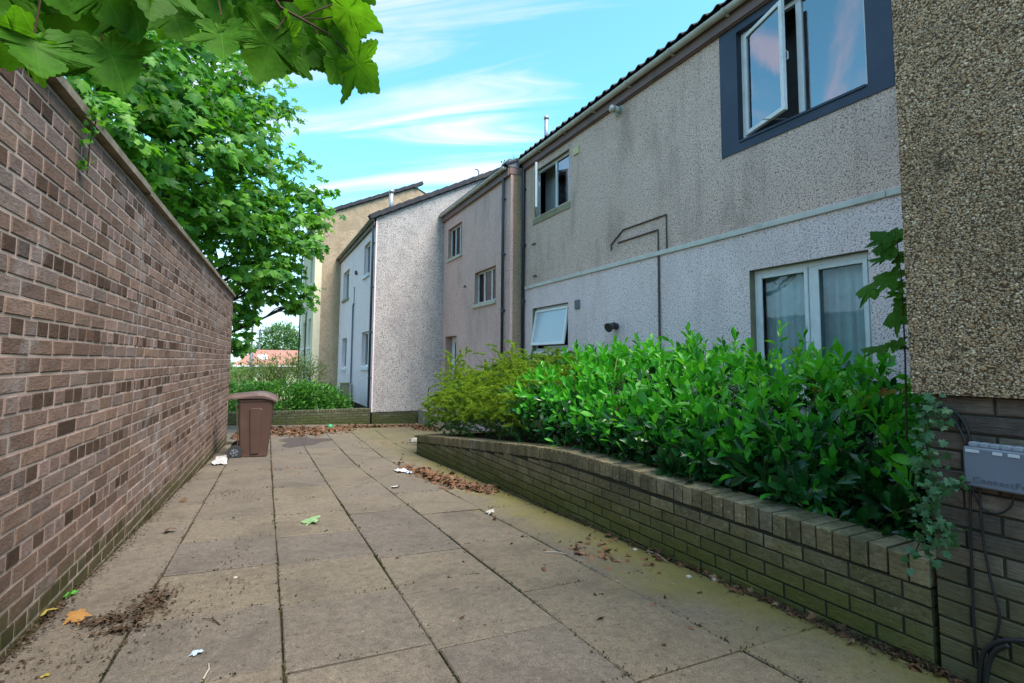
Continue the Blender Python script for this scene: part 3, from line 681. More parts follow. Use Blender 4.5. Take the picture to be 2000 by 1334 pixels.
# --- the grey house on the right with the navy window surround
HX = 5.7
hA = thing('terraced_house', (HX, 6, .1), 'grey roughcast terraced house with navy window surround on the right', 'house')
W_big = (2.95, 4.56, 4.26, 5.78); W_gr = (3.02, 4.46, .95, 2.50); W_up = (8.68, 10.14, 4.62, 5.72); W_lo = (8.72, 10.2, 1.55, 2.52)
YA, YB = 1.0, 10.62
fX = lambda X: (lambda u_, v_: (X, u_, v_))
mb = MB(); grid_wall(mb, fX(HX), YA, YB, 3.03, 5.90, [W_big, W_up]); mb.build('upper_wall', M['rend_up'], hA)
mb = MB(); grid_wall(mb, fX(HX-.004), YA, YB, -.6, 3.03, [W_gr, W_lo]); mb.build('lower_wall', M['rend_low'], hA)
shell(hA, HX, 13.5, YA-4, YB, -.6, 6.0, 'rend_up')
y = YB
while y > YA:                       # pale plastic band in lengths
    e = max(y-2.6, YA); MB().cbox(HX-.034, HX+.01, e+.004, y-.001, 2.995, 3.068, .006).build('band', M['band'], hA); y = e
rfA = roof_slab(hA, 5.52, 6.17, .52, 9.6, -3.0, YB+.12, 'rooftile_warm'); tiles_x(hA, rfA, 5.50, 6.178, 1.2, YB+.0, .52, 'rooftile_warm')
MB().box(HX-.075, HX-.05, YA, YB, 5.90, 6.15).build('fascia', M['fascia'], hA)
MB().box(HX-.05, HX+.01, YA, YB, 5.885, 5.905).build('soffit', M['fascia'], hA)
gutter(hA, HX-.14, 6.10, 1.2, YB+.02, .062, 1.02)
downpipe(hA, HX-.06, YB-.05, .2, 5.92)
# big window with its open sash
wb = window(hA, HX, W_big, .10, .06, (3.74,), 'glass', 'pvc', None, 'blue_dark')
for ch in [c_ for c_ in wb.children if c_.name.startswith('pane')]:
    if max(v_.co.y for v_ in ch.data.vertices) > 4.2: C.objects.unlink(ch); bpy.data.objects.remove(ch)
mb = MB(); X0, X1 = HX-.014, HX+.002
for a, b, c, d in ((2.70, 2.95, 4.12, 5.90), (4.56, 4.84, 4.12, 5.90), (2.95, 4.56, 4.12, 4.26), (2.95, 4.56, 5.78, 5.90)): mb.box(X0, X1, a, b, c, d)
mb.build('painted_surround', M['blue'], wb)
MB().box(HX-.03, HX+.12, 2.97, 4.55, 4.235, 4.262).build('sill', M['blue'], wb)
hx, hy = HX+.08, 4.50; wid = .74
best = min(np.linspace(.2, 1.2, 400), key=lambda a_: abs(proj((hx-wid*math.sin(a_), hy-wid*math.cos(a_), 4.4))[0]-1535))
def sash(parent, hx, hy, wid, z0, z1, ang, pane='glass', t=.055, nm='open_sash'):
    T = Matrix.Translation((hx, hy, 0)) @ Matrix.Rotation(-ang, 4, 'Z')
    mb = MB(); rect_frame(mb, -.025, .025, -wid, 0, z0, z1, t); o = mb
    o.v = [tuple(T @ Vector(q)) for q in o.v]; s_ = o.build(nm, M['pvc'], parent)
    mb = MB(); mb.box(-.003, .003, -wid+t, -t, z0+t, z1-t); mb.v = [tuple(T @ Vector(q)) for q in mb.v]; mb.build('pane', M[pane], parent)
    mb = MB(); zc = (z0+z1)/2; mb.tube([(.03, -wid+.03, zc-.05), (.07, -wid+.03, zc-.04), (.07, -wid+.03, zc+.05), (.03, -wid+.03, zc+.06)], .010, 8); mb.v = [tuple(T @ Vector(q)) for q in mb.v]; mb.build('handle', M['pvc'], parent)
    return s_
sash(wb, hx, hy, wid, 4.33, 5.72, best)
MB().box(HX+.22, HX+.225, 2.96, 3.60, 4.27, 5.77).build('blind', M['blind'], wb)
mb = MB(); mb.tube([(HX+.1, 3.95, 4.335), (HX-.15, 4.1, 4.335)], .006, 6); mb.build('stay_arm', M['steel'], wb)
wg = window(hA, HX-.004, W_gr, .12, .065, (3.70,), 'glass_clear', 'pvc', ('white_sill', .05, .05), 'olive_sill', 'curtain')
for e, f in ((3.085, 3.66), (3.74, 4.395)):  # opening sashes inside the frame
    mb = MB(); rect_frame(mb, HX+.082, HX+.10, e, f, 1.015, 2.435, .05); mb.build('sash', M['pvc'], wg)
wu = window(hA, HX, W_up, .10, .05, (9.32,), 'glass', 'pvc', ('olive_sill', .13, .02), 'olive_sill')
for ch in [c_ for c_ in wu.children if c_.name.startswith('pane')]:
    if max(v_.co.y for v_ in ch.data.vertices) > 9.6: C.objects.unlink(ch); bpy.data.objects.remove(ch)
sash(wu, HX+.04, 10.07, .66, 4.67, 5.67, .56)
wl_ = window(hA, HX-.004, W_lo, .12, .055, (), 'glass_dark', 'pvc', ('white_sill', .10, .05), 'olive_sill')
T = Matrix.Translation((HX+.06, 0, 2.46)) @ Matrix.Rotation(.16, 4, 'Y')
mb = MB(); rect_frame(mb, -.025, .025, 8.79, 10.13, -.80, 0, .05); mb.v = [tuple(T @ Vector(q)) for q in mb.v]; mb.build('awning_sash', M['pvc'], wl_)
mb = MB(); mb.box(-.003, .003, 8.84, 10.08, -.75, -.05); mb.v = [tuple(T @ Vector(q)) for q in mb.v]; mb.build('frosted_pane', M['glass_frost'], wl_)
MB().box(HX+.45, HX+.46, 8.4, 10.4, 4.3, 5.9).build('room_backdrop', M['curtain'], wu)  # added pale panel close behind, so the open gap does not go black
MB().box(HX+.55, HX+.56, 3.3, 4.9, 4.0, 5.9).build('room_backdrop', M['interior'], wb)  # added grey panel standing in for the room behind the open sash
# small fittings on the wall
a = atX(1210, 216, HX-.02)
mb = MB(); mb.tube([(HX+.02, a[1], a[2]), (HX-.012, a[1], a[2])], .10, 20); o = mb.build('flue_terminal', M['flue'], hA)
mb = MB(); mb.tube([(HX-.01, a[1], a[2]), (HX-.14, a[1], a[2])], .062, 18); mb.tube([(HX-.14, a[1], a[2]), (HX-.16, a[1], a[2])], .045, 18); mb.tube([(HX-.16, a[1], a[2]), (HX-.21, a[1], a[2])], .06, 18)
mb.tube([(HX-.13, a[1], a[2]-.06), (HX-.06, a[1], a[2]-.12)], .018, 8); mb.build('flue_pipe', M['flue'], o, True)
MB().cbox(HX-.03, HX+.005, 8.31, 8.49, 5.49, 5.65, .01).build('yellowed_vent_cover', M['paleplastic'], hA)
mb = MB(); mb.cbox(HX-.035, HX+.005, 8.29, 8.45, 2.35, 2.53, .008)
for i in range(5): mb.box(HX-.042, HX-.034, 8.31, 8.43, 2.375+i*.03, 2.385+i*.03)
mb.build('grey_vent', M['lead'], hA)
mb = MB(); mb.tube([(HX-.02, 7.15, 1.93), (HX-.10, 7.15, 1.95)], .06, 14); mb.tube([(HX-.10, 7.15, 1.95), (HX-.22, 7.13, 1.90)], [.05, .085], 14); mb.build('wall_lamp', M['rail'], hA)
def wallpath(pts, X, r, nm, mat='cable', par=None):
    mb = MB(); mb.tube([(X, y_, z_) for y_, z_ in pts], r, 6); return mb.build(nm, M[mat], par or hA)
wallpath([(7.29, 3.31), (7.29, 3.42), (6.96, 3.61), (5.915, 3.615), (5.915, 3.06)], HX-.014, .014, 'wall_cable', 'conduit')
wallpath([(7.10, 3.41), (6.10, 3.415), (6.10, 3.06)], HX-.014, .014, 'wall_cable', 'conduit')
wallpath([(6.08, 2.99), (6.085, .6)], HX-.03, .019, 'wall_cable', 'conduit')
for (yy_, zz_) in ((10.2, 4.0), (10.15, 3.25)): wallpath([(yy_, zz_), (yy_-.1, zz_+.02), (yy_-.16, zz_-.01)], HX-.02, .014, 'wall_bracket')
mb = MB(); q = atX(1067, 262, 6.6); mb.tube([(6.6, q[1], q[2]-.3), (6.6, q[1], q[2]+.40)], .055, 14); mb.tube([(6.6, q[1], q[2]+.40), (6.6, q[1], q[2]+.47)], .065, 14); mb.build('soil_vent_pipe', M['steel'], hA, True)

# --- the brown pebbledashed block at the right edge
BX, BY = 2.5, 1.131
hB = thing('projecting_block', (BX+1.5, 0, .1), 'brown pebbledashed house block on dark brick base at the right edge', 'house')
mb = MB(); mb.box(BX-.035, 9.0, -6.0, BY+.036, 1.182, 4.6); mb.build('pebbledash_wall', M['rend_brown'], hB)  # unseen top set low so the block casts less shadow
mb = MB(); mb.box(BX+.006, 8.9, -5.9, BY-.006, -.5, 1.180); mb.build('mortar', M['mortar_dark'], hB)
BB = Bricks(hB)
for k in range(-4, 18):
    z0 = 1.182-(k+1)*.0735+.004
    if z0+.07 < gz(BX, 1)-.1 or z0+.0655 > 1.179: continue
    y = BY - (.11 if k % 2 else 0) ; first = True
    seq = [(BY, BY-.11)] if k % 2 else []
    yy_ = BY-.11 if k % 2 else BY
    while yy_ > -.9: seq.append((yy_, yy_-.22)); yy_ -= .22
    for a_, b_ in seq: BB.put(basis(mY, pX, ZU, np.array([BX+random.uniform(-.002, .002), a_-.004, z0])), round(a_-b_-.009, 3), .0655, .1, 'bbrick', a_)
BB.flush(200)
MB().box(BX-.05, 9.1, -6.1, BY+.06, 4.62, 4.7).build('roof', M['rooftile'], hB)

# --- the pink house
PXF = 5.331; PYA, PYB = 10.62, 15.355
hP = thing('terraced_house', (PXF, 13, -.1), 'pink roughcast terraced house with recessed white door in the middle of the row', 'house')
w1 = (13.80, 14.95, 4.47, 5.40); w2 = (11.42, 12.78, 2.85, 3.70); dr = (14.10, 15.06, -.15, 2.06)
mb = MB(); grid_wall(mb, fX(PXF), PYA, PYB, -.7, 5.80, [w1, w2, dr]); mb.build('front_wall', M['rend_pink'], hP)
mb = MB(); mb.quad((PXF, PYA, -.7), (13, PYA, -.7), (13, PYA, 5.95), (PXF, PYA, 5.95)); mb.build('return_wall', M['rend_strip'], hP)
MB().box(PXF-.006, PXF+.06, PYA-.007, PYA+.05, -.6, 5.74).build('corner_bead', M['rend_pink'], hP)
shell(hP, PXF, 13, PYA, PYB, -.7, 5.9, 'rend_pink', 'nb')
roof_slab(hP, PXF-.16, 5.99, .5, 9.4, PYA-.05, PYB-.01, 'rooftile')
MB().box(PXF-.075, PXF-.05, PYA, PYB-.01, 5.72, 5.95).build('fascia', M['fascia'], hP)
MB().box(PXF-.05, PXF+.01, PYA, PYB-.01, 5.76, 5.78).build('soffit', M['fascia'], hP)
gutter(hP, PXF-.14, 5.93, PYA+.06, PYB-.01, .060, .95)
downpipe(hP, PXF-.06, 10.92, -.1, 5.72)
mb = MB(); mb.add([(PXF-.1, PYA-.02, 5.93), (HX-.18, PYA-.02, 5.93), (HX-.14, PYA-.02, 6.10), (PXF-.06, PYA-.02, 6.12), (PXF-.1, PYA+.4, 5.93), (HX-.18, PYA+.4, 5.93), (HX-.14, PYA+.4, 6.10), (PXF-.06, PYA+.4, 6.12)], [(0, 1, 2, 3), (3, 2, 6, 7), (0, 3, 7, 4), (1, 5, 6, 2)]); mb.build('lead_flashing', M['lead'], hP)
MB().box(PXF-.04, HX-.10, PYA-.012, PYA+.1, 5.76, 5.925).build('eave_box', M['fascia'], hP)
for h_, cur, mu in ((w1, None, (14.18, 14.56)), (w2, None, (11.87, 12.33))):
    ww = window(hP, PXF, h_, .12, .045, mu, 'glass_dark', 'pvc_grey', ('cream_sill', .08, .05), 'rend_pinksm')
    mb = MB(); mb.box(PXF+.30, PXF+.31, h_[1]-.42, h_[1]-.05, h_[2], h_[3]); mb.build('curtain', M['red'], ww)
mb = MB(); rect_frame(mb, PXF+.22, PXF+.29, dr[0], dr[1], dr[2], dr[3], .07); door = mb.build('door_frame', M['pvc'], hP)
mb = MB(); reveal(mb, PXF, dr, .36); mb.build('door_reveal', M['rend_pinksm'], hP)
mb = MB(); rect_frame(mb, PXF+.24, PXF+.28, dr[0]+.07, dr[1]-.07, dr[2]+.03, dr[3]-.07, .11, .7); dd = mb.build('door', M['pvc'], hP)
mb = MB(); mb.box(PXF+.255, PXF+.262, dr[0]+.18, dr[1]-.18, .58, 1.88); mb.build('pane', M['glass_dark'], dd)
mb = MB()
for q in (.28, .38, .48, .58, .68): mb.box(PXF+.246, PXF+.27, dr[0]+q-.008, dr[0]+q+.008, .58, 1.88)
mb.build('glazing_bar', M['pvc'], dd)
mb = MB(); mb.tube([(PXF+.2, dr[0]+.13, .85), (PXF+.2, dr[0]+.25, .85)], .012, 8); mb.build('door_handle', M['steel'], dd)
mb = MB(); mb.box(PXF+.37, PXF+.38, dr[0]-.1, dr[1]+.1, dr[2], dr[3]); mb.build('hall', M['interior'], hP)
MB().cbox(PXF-.75, PXF+.05, 13.9, 15.3, -.62, -.15, .01).build('door_step', M['coping'], hP)
mb = MB(); mb.tube([(PXF-.62, 14.75, -.3), (PXF-.62, 14.75, .45), (PXF-.60, 14.7, .52), (PXF-.1, 14.0, .80)], .016, 8); mb.build('handrail', M['rail'], hP, True)
wallpath([(13.5, 3.4), (13.42, 3.45), (13.36, 3.38)], PXF-.03, .014, 'wall_bracket', 'cable', hP)

# --- the house with the grey gable
GX = 3.189; GYA, GYB = 15.355, 22.185
hG = thing('terraced_house', (GX+2, GYA, -.2), 'terraced house with broad grey roughcast gable and white front beyond the pink one', 'house')
SLG = .515; ZE = 5.60; XR = 8.0
mb = MB(); mb.add([(GX, GYA, -.20), (12.8, GYA, -.20), (12.8, GYA, ZE), (XR, GYA, ZE+SLG*(XR-GX)), (GX, GYA, ZE)], [(0, 1, 2, 3, 4)]); mb.build('gable_wall', M['rend_gable'], hG)
MB().box(GX+.02, 9, GYA+.025, GYA+.2, -1.0, -.20).build('plinth', M['mortar_dark'], hG)
PG = Bricks(hG)
for k in range(7):
    z0 = -.205-(k+1)*.074; x_ = GX+.02-(.11 if k % 2 else 0)
    while x_ < 5.35:
        a_ = max(x_, GX+.02); b_ = min(x_+.22, 5.4)
        if b_-a_ > .05 and z0+.07 > gz(b_, GYA)-.03: PG.put(basis(pX, np.array([0, 1.0, 0]), ZU, np.array([a_+.004, GYA+.016, z0])), round(b_-a_-.009, 3), .065, .08, 'gbrick', b_)
        x_ += .22
PG.flush(300)
gh = [(16.15, 17.13, 4.07, 5.08), (19.95, 21.35, 3.72, 4.80), (16.0, 17.13, 1.13, 2.22), (20.1, 21.2, 1.03, 2.17)]
mb = MB(); grid_wall(mb, fX(GX), GYA, GYB, -.1, 5.48, gh); mb.build('front_wall', M['rend_white'], hG)
MB().box(GX+.03, GX+.2, GYA+.05, GYB, -1.2, -.1).build('front_plinth', M['mortar_dark'], hG)
for i, h_ in enumerate(gh): window(hG, GX, h_, .12, .05, ((h_[0]+h_[1])/2,), 'glass', 'pvc', ('white_sill' if i != 1 else 'olive_sill', .09, .06), 'rend_white')
MB().box(GX-.008, GX+.03, GYA-.008, GYA+.05, -.2, 5.5).build('corner_bead', M['rend_white'], hG)
shell(hG, GX, 12.8, GYA, GYB, -1.2, 5.6, 'rend_gable', 'nb')
rfG = roof_slab(hG, GX-.2, ZE-.06, SLG, XR, GYA-.02, GYB+.05, 'rooftile'); verge(hG, rfG, GX-.22, ZE+.0, XR, SLG, GYA-.02, 'rooftile')
MB().box(GX-.075, GX-.05, GYA, GYB, 5.36, 5.58).build('fascia', M['fascia'], hG)
MB().box(GX-.05, GX+.01, GYA, GYB, 5.44, 5.46).build('soffit', M['fascia'], hG)
gutter(hG, GX-.13, 5.56, GYA-.02, GYB-.02, .06, 1.0)
downpipe(hG, GX-.07, GYA+.10, -.35, 5.35)
q = atY(764, 400, 17.2); mb = MB(); mb.tube([(q[0], 17.2, q[2]-.35), (q[0], 17.2, q[2]+.42)], .075, 14); mb.tube([(q[0], 17.2, q[2]+.42), (q[0], 17.2, q[2]+.50)], .095, 14); mb.build('flue_pipe', M['steel'], hG, True)
q = atY(935, 338, GYA+.1); mb = MB(); mb.tube([(q[0], GYA+.1, q[2]-.1), (q[0], GYA+.1, q[2]+.05), (q[0]-.05, GYA+.1, q[2]+.11), (q[0]-.14, GYA+.1, q[2]+.11)], .022, 8); mb.build('bent_vent_pipe', M['lead'], hG)
mb = MB(); mb.box(GX-.36, GX-.10, 18.55, 18.95, -.05, .50); cab = mb.build('meter_cabinet', M['meter'], hG)
mb = MB(); mb.box(GX-.38, GX-.08, 18.53, 18.97, .50, .53); mb.build('cabinet_lid', M['meter'], cab)
for yy_ in (18.62, 18.88): MB().box(GX-.30, GX-.2, yy_-.04, yy_+.04, -.9, -.05).build('post', M['meter'], cab)
mb = MB(); mb.tube([(GX-.04, 18.75, .5), (GX-.04, 18.75, 3.25), (GX-.04, 18.6, 3.32)], .028, 8); mb.build('supply_pipe', M['lead'], hG)
wallpath([(18.7, 3.3), (18.7, 3.9), (18.9, 3.95)], GX-.02, .012, 'wall_cable', 'cable', hG)
wallpath([(18.4, 4.35), (18.3, 4.42), (18.2, 4.3)], GX-.05, .035, 'wall_bracket', 'cable', hG)
MB().box(GX-.03, GX+.02, GYB-.35, GYB-.25, -.1, 3.2).build('white_corner_pipe', M['pvc'], hG)

# --- the tan house farther on
TX = 2.19; TYA, TYB = 22.185, 28.2
hT = thing('terraced_house', (TX+2, TYA, -.6), 'tall tan roughcast house with cream front at the far end of the row', 'house')
SLT = .466; ZT3 = 7.24; XT = 6.31
mb = MB(); mb.add([(TX, TYA, -1.5), (10.4, TYA, -1.5), (10.4, TYA, ZT3), (XT, TYA, ZT3+SLT*(XT-TX)), (TX, TYA, ZT3)], [(0, 1, 2, 3, 4)]); mb.build('gable_wall', M['rend_tan'], hT)
th = [(23.2, 24.2, 4.6, 5.8), (25.8, 26.8, 4.6, 5.8), (23.2, 24.2, 1.9, 3.1), (25.8, 26.8, 1.9, 3.1)]
mb = MB(); grid_wall(mb, fX(TX), TYA, TYB, -1.5, 7.2, th); mb.build('front_wall', M['rend_cream'], hT)
for h_ in th: window(hT, TX, h_, .1, .05, (), 'glass', 'pvc', ('white_sill', .09, .08), 'rend_cream')
MB().box(TX-.02, TX+.25, TYA-.012, TYA+.03, -1.4, 7.2).build('corner_margin', M['rend_cream'], hT)
shell(hT, TX, 10.4, TYA, TYB, -1.5, 7.2, 'rend_tan', 'nb')
rfT = roof_slab(hT, TX-.15, ZT3-.06, SLT, XT, TYA-.02, TYB, 'rooftile'); verge(hT, rfT, TX-.18, ZT3, XT, SLT, TYA-.02, 'rooftile', .42)
mb = MB(); mb.tube([(XT, TYA-.1, ZT3+SLT*(XT-TX)+.03), (XT, TYB, ZT3+SLT*(XT-TX)+.03)], .11, 10); mb.build('ridge', M['rooftile'], hT)
gutter(hT, TX-.13, 7.12, TYA, TYB, .06, 1.2); downpipe(hT, TX-.07, TYB-.2, -1.3, 6.9)
downpipe(hT, TX-.05, 25.0, -1.3, 3.4, .03)

# --- the bungalow across the street
FY = 45.0
hF = thing('bungalow', (3, FY+4, -1.7), 'cream bungalow with pink tiled roof far off across the street', 'house')
M['pinkroof'] = m_plain('pink_roof_tile', (.36, .17, .13), .85, .2, .15, ((.26, .13, .10), .4), 3)
e0 = atY(455, 711, FY); e1 = atY(700, 716, FY); r0 = atY(497, 683, FY+4); r1 = atY(700, 692, FY+4); ez = (e0[2]+e1[2])/2
mb = MB(); mb.add([(e0[0], FY, ez), (14, FY, ez), (14, FY+4, r0[2]), (r0[0], FY+4, r0[2]), (e0[0], FY+8, ez), (14, FY+8, ez)], [(0, 1, 2, 3), (0, 3, 4), (3, 2, 5, 4)]); rfF = mb.build('roof', M['pinkroof'], hF)
mb = MB(); mb.box(e0[0]+.4, 13.6, FY+.4, FY+7.6, -2.6, ez-.03); mb.build('wall', M['rend_cream'], hF)
mb = MB(); mb.box(e0[0]+2.6, e0[0]+3.8, FY+.34, FY+.42, -.7, .5); mb.build('window', M['glass_dark'], hF)
MB().box(e0[0]-.02, 14, FY-.05, FY, ez-.12, ez+.01).build('fascia', M['pvc_grey'], hF)
q = atY(513, 695, FY+1.9); sl_ = (r0[2]-ez)/4
mb = MB(); mb.add([(q[0]-.36, FY+1.4, ez+1.4*sl_+.05), (q[0]+.36, FY+1.4, ez+1.4*sl_+.05), (q[0]+.36, FY+2.5, ez+2.5*sl_+.05), (q[0]-.36, FY+2.5, ez+2.5*sl_+.05), (q[0]-.36, FY+1.4, ez+1.4*sl_-.02), (q[0]+.36, FY+1.4, ez+1.4*sl_-.02), (q[0]+.36, FY+2.5, ez+2.5*sl_-.02), (q[0]-.36, FY+2.5, ez+2.5*sl_-.02)], [(0, 1, 2, 3), (0, 4, 5, 1), (1, 5, 6, 2), (2, 6, 7, 3), (3, 7, 4, 0)]); mb.build('skylight', M['pvc'], rfF)
q = atY(491, 690, 30); gzv = float(gz(q[0], 30)); lp = thing('lamp_post', (q[0], 30, gzv), 'thick grey lamp post standing in front of the bungalow', 'lamp post')
mb = MB(); mb.tube([(q[0], 30, gzv-.1), (q[0], 30, gzv+1.2)], .085, 12); mb.tube([(q[0], 30, gzv+1.2), (q[0], 30, q[2]+.05)], .075, 12); mb.build('post', M['lead'], lp, True)
mb = MB(); mb.tube([(q[0], 30, q[2]+.05), (q[0], 30, q[2]+2.2), (q[0]-.1, 30, q[2]+2.6), (q[0]-.8, 30, q[2]+2.75)], .05, 10); mb.box(q[0]-1.3, q[0]-.75, 29.9, 30.1, q[2]+2.69, q[2]+2.81); mb.build('lamp_arm', M['lead'], lp)
q = atY(508, 645, 60); gzv = float(gz(q[0], 60)); tp = thing('utility_pole', (q[0], 60, gzv), 'thin grey pole rising behind the bungalow roof', 'pole')
mb = MB(); mb.tube([(q[0], 60, gzv), (q[0], 60, q[2])], [.13, .1], 10); mb.build('pole', M['lead'], tp); MB().box(q[0]-.15, q[0]+.9, 59.9, 60.1, q[2]-.12, q[2]+.02).build('crossarm', M['lead'], tp)
ow = thing('overhead_wires', (q[0], 60, q[2]), 'thin overhead wires crossing the gap of sky beside the tan house', 'wires')
for dz in (0, -.35):
    mb = MB(); mb.tube([(q[0]-30, 60, q[2]+.4+dz), (q[0], 60, q[2]+dz), (q[0]+15, 60, q[2]+.3+dz), (q[0]+30, 60, q[2]+1.0+dz)], .022, 5); mb.build('wire', M['cable'], ow)

# ================================================================== leaves: templates
def syc_leaf(teeth=1, curl=.22, seed=0):
    rr = random.Random(seed)
    half = [(.05, -.02), (.28, -.22), (.58, -.15), (.52, .03), (.43, .17), (.66, .30), (.88, .54), (.64, .57), (.36, .53), (.40, .74), (.22, .88), (0, 1.14)]
    out = [half[0]]
    for a, b in zip(half[:-1], half[1:]):
        n = teeth
        for i in range(1, n+1):
            x = a[0]+(b[0]-a[0])*i/n; y = a[1]+(b[1]-a[1])*i/n
            if n > 1 and i < n:
                dx, dy = b[0]-a[0], b[1]-a[1]; L = math.hypot(dx, dy); o = (.034 if i % 2 else -.004)*rr.uniform(.6, 1.3); x += dy/L*o; y -= dx/L*o
            out.append((x, y))
    left = [(-x*rr.uniform(.96, 1.04), y) for x, y in reversed(out[:-1])]
    ring = out + left; ph = rr.uniform(0, 6); n = len(ring); fold = .03 if teeth > 1 else .07
    def cz(x, y): th_ = math.atan2(x, y+.1); r_ = math.hypot(x, y+.1); return -curl*r_*r_ + fold*r_*math.cos(th_*5) + .03*math.sin(4*y+ph) + .02*math.sin(5*x+2*ph)
    if teeth > 1:
        mid = [(x*.55, .30+(y-.30)*.55) for x, y in ring]; V = [(0, .30)] + mid + list(ring)
        F = [(0, 1+i, 1+(i+1) % n) for i in range(n)] + [t3 for i in range(n) for t3 in ((1+i, 1+n+i, 1+n+(i+1) % n), (1+i, 1+n+(i+1) % n, 1+(i+1) % n))]
    else:
        V = [(0, .30)] + list(ring); F = [(0, 1+i, 1+(i+1) % n) for i in range(n)]
    return [(x, y, cz(x, y)) for x, y in V], F
def oval_leaf(w_=.19, tip=.0, fold=.05, curl=.10, n=4):
    V = []; F = []
    for i in range(n+1):
        t_ = i/n; ww = w_*(math.sin(math.pi*min(1, t_**1.35*.90+.06))**.75)*(0.75+.40*t_) if 0 < i < n else .012
        z = -curl*t_*t_
        V += [(-ww, t_, z+fold*ww/w_), (0, t_, z), (ww, t_, z+fold*ww/w_)]
    for i in range(n): b = i*3; F += [(b, b+1, b+4, b+3), (b+1, b+2, b+5, b+4)]
    return V, F
def ivy_leaf():
    ring = [(0, 0), (.28, -.14), (.52, .12), (.30, .30), (.50, .56), (.20, .62), (0, 1.0), (-.20, .62), (-.50, .56), (-.30, .30), (-.52, .12), (-.28, -.14)]
    V = [(0, .32, .05)] + [(x, y, -.10*(x*x+y*y)) for x, y in ring]; n = len(ring); return V, [(0, 1+i, 1+(i+1) % n) for i in range(n)]
SYC_FAR = [syc_leaf(1, c_, i) for i, c_ in enumerate((.15, .3, .45))]
SYC_NEAR = [syc_leaf(4, c_, 10+i) for i, c_ in enumerate((.12, .22, .32, .18, .40))]
LAUREL = [oval_leaf(.215, 0, .05, .06), oval_leaf(.165, 0, .08, .20), oval_leaf(.245, 0, .03, .02), oval_leaf(.19, 0, .10, .28)]
IVY = [ivy_leaf()]
def score_of(P):
    out = np.empty(len(P))
    for i, q in enumerate(P):
        x, y, z = proj(q); out[i] = -z - (50 if (z < .2 or x < -20 or x > 2020 or y < -20 or y > 1354) else 0)
    return out
def ball(n, power=.45):
    d = unit(rng.normal(size=(n, 3))); return d*(rng.random(n)**power)[:, None]

# ------------------------------------------------------------------ the sycamore behind the left wall
tb = np.array([-2.3, 11.6, float(gz(-2.3, 11.6))])
tree = thing('sycamore_tree', tuple(tb), 'large leafy sycamore tree rising behind the left brick wall', 'tree')
lobes = []   # pixel centre, distance, pixel radius, squash
for (x, y, Y, r, n) in ((150, 60, 8.5, 120, 520), (240, 130, 9.5, 130, 760), (330, 130, 10.5, 120, 700), (420, 190, 11.5, 110, 620), (500, 215, 12.0, 65, 330), (470, 130, 12, 60, 180),
                        (300, 250, 10, 110, 700), (400, 300, 11, 105, 720), (480, 320, 12, 85, 520), (330, 370, 10, 70, 380), (420, 410, 11, 90, 600), (520, 400, 12.5, 85, 520), (590, 365, 13, 48, 150), (625, 410, 13, 38, 130),
                        (480, 480, 11.8, 75, 520), (560, 470, 12.5, 70, 420), (610, 470, 13, 36, 120), (500, 550, 12, 55, 330), (560, 550, 12.8, 50, 240), (585, 590, 13, 28, 60), (475, 610, 12.3, 30, 110), (470, 665, 12.3, 24, 80),
                        (90, 80, 7.5, 80, 220), (200, 230, 8, 60, 220), (260, 310, 8.6, 40, 150)):
    c_ = atY(x, y, Y); lobes.append((c_, r*Y/1000*1.08, n))
P, A, Nn = [], [], []
for c_, r, n in lobes:
    n = int(n*.92); b = ball(n, .5)*np.array([1.0, 1.25, .95])*r
    # leaves sit in layered sprays with gaps between them
    k = max(5, n//22); sc_ = ball(k, .6)*np.array([1.0, 1.25, .95])*r; pick = rng.integers(0, k, n)
    q = sc_[pick] + rng.normal(size=(n, 3))*np.array([.17, .17, .05])*max(.7, r)
    q = np.where((rng.random(n) < .25)[:, None], b, q)
    P.append(c_ + q); out = unit(q + np.array([.15, -.25, .1])*r)
    A.append(unit(out*.8 + np.array([0, 0, -.75]) + rng.normal(size=(n, 3))*.4)); Nn.append(unit(out*.25 + np.array([0, -.1, 1.0]) + rng.normal(size=(n, 3))*.34))
P = np.concatenate(P); A = np.concatenate(A); Nn = np.concatenate(Nn)
inside = (P@NL > .98-.06) | (P[:, 2] > 2.9) | (P@DL > 11.3); inside &= (P[:, 0] < 2.1)     # keep clear of the wall and the tan house
P, A, Nn = P[inside], A[inside], Nn[inside]
scatter('leaf', SYC_FAR, P, A, Nn, rng.uniform(.085, .15, len(P)), M['syc'], tree, 300, 'leaf', score_of(P))
mb = MB(); top = np.array([-1.7, 11.8, 6.4])
mb.tube([tb-[0, 0, .2], tb+[.02, 0, .6], tb+[.12, .05, 2.2], tb+[.3, .1, 4.0], top], [.24, .20, .17, .12, .05], 12); mb.build('trunk', M['bark'], tree, True)
for c_, r, n in lobes:
    z0 = float(np.clip(c_[2]-tb[2]-1.2*r-.8, 1.0, 5.0)); st = tb + np.array([.06*z0, .02*z0, z0]); mid = st*.45 + c_*.55 + np.array([0, 0, -.25])
    mb = MB(); mb.tube([st, st*.75+mid*.25+[0, 0, -.05], mid, c_], [.075, .06, .035, .012], 7); lb = mb.build('limb', M['bark'], tree, True)
    for j_ in range(5):
        e = c_ + ball(1, .3)[0]*r*.95; mb = MB(); mb.tube([mid*.5+c_*.5, (mid*.3+c_*.3+e*.4)+[0, 0, .06], e], [.02, .013, .005], 5); mb.build('twig', M['bark'], lb)

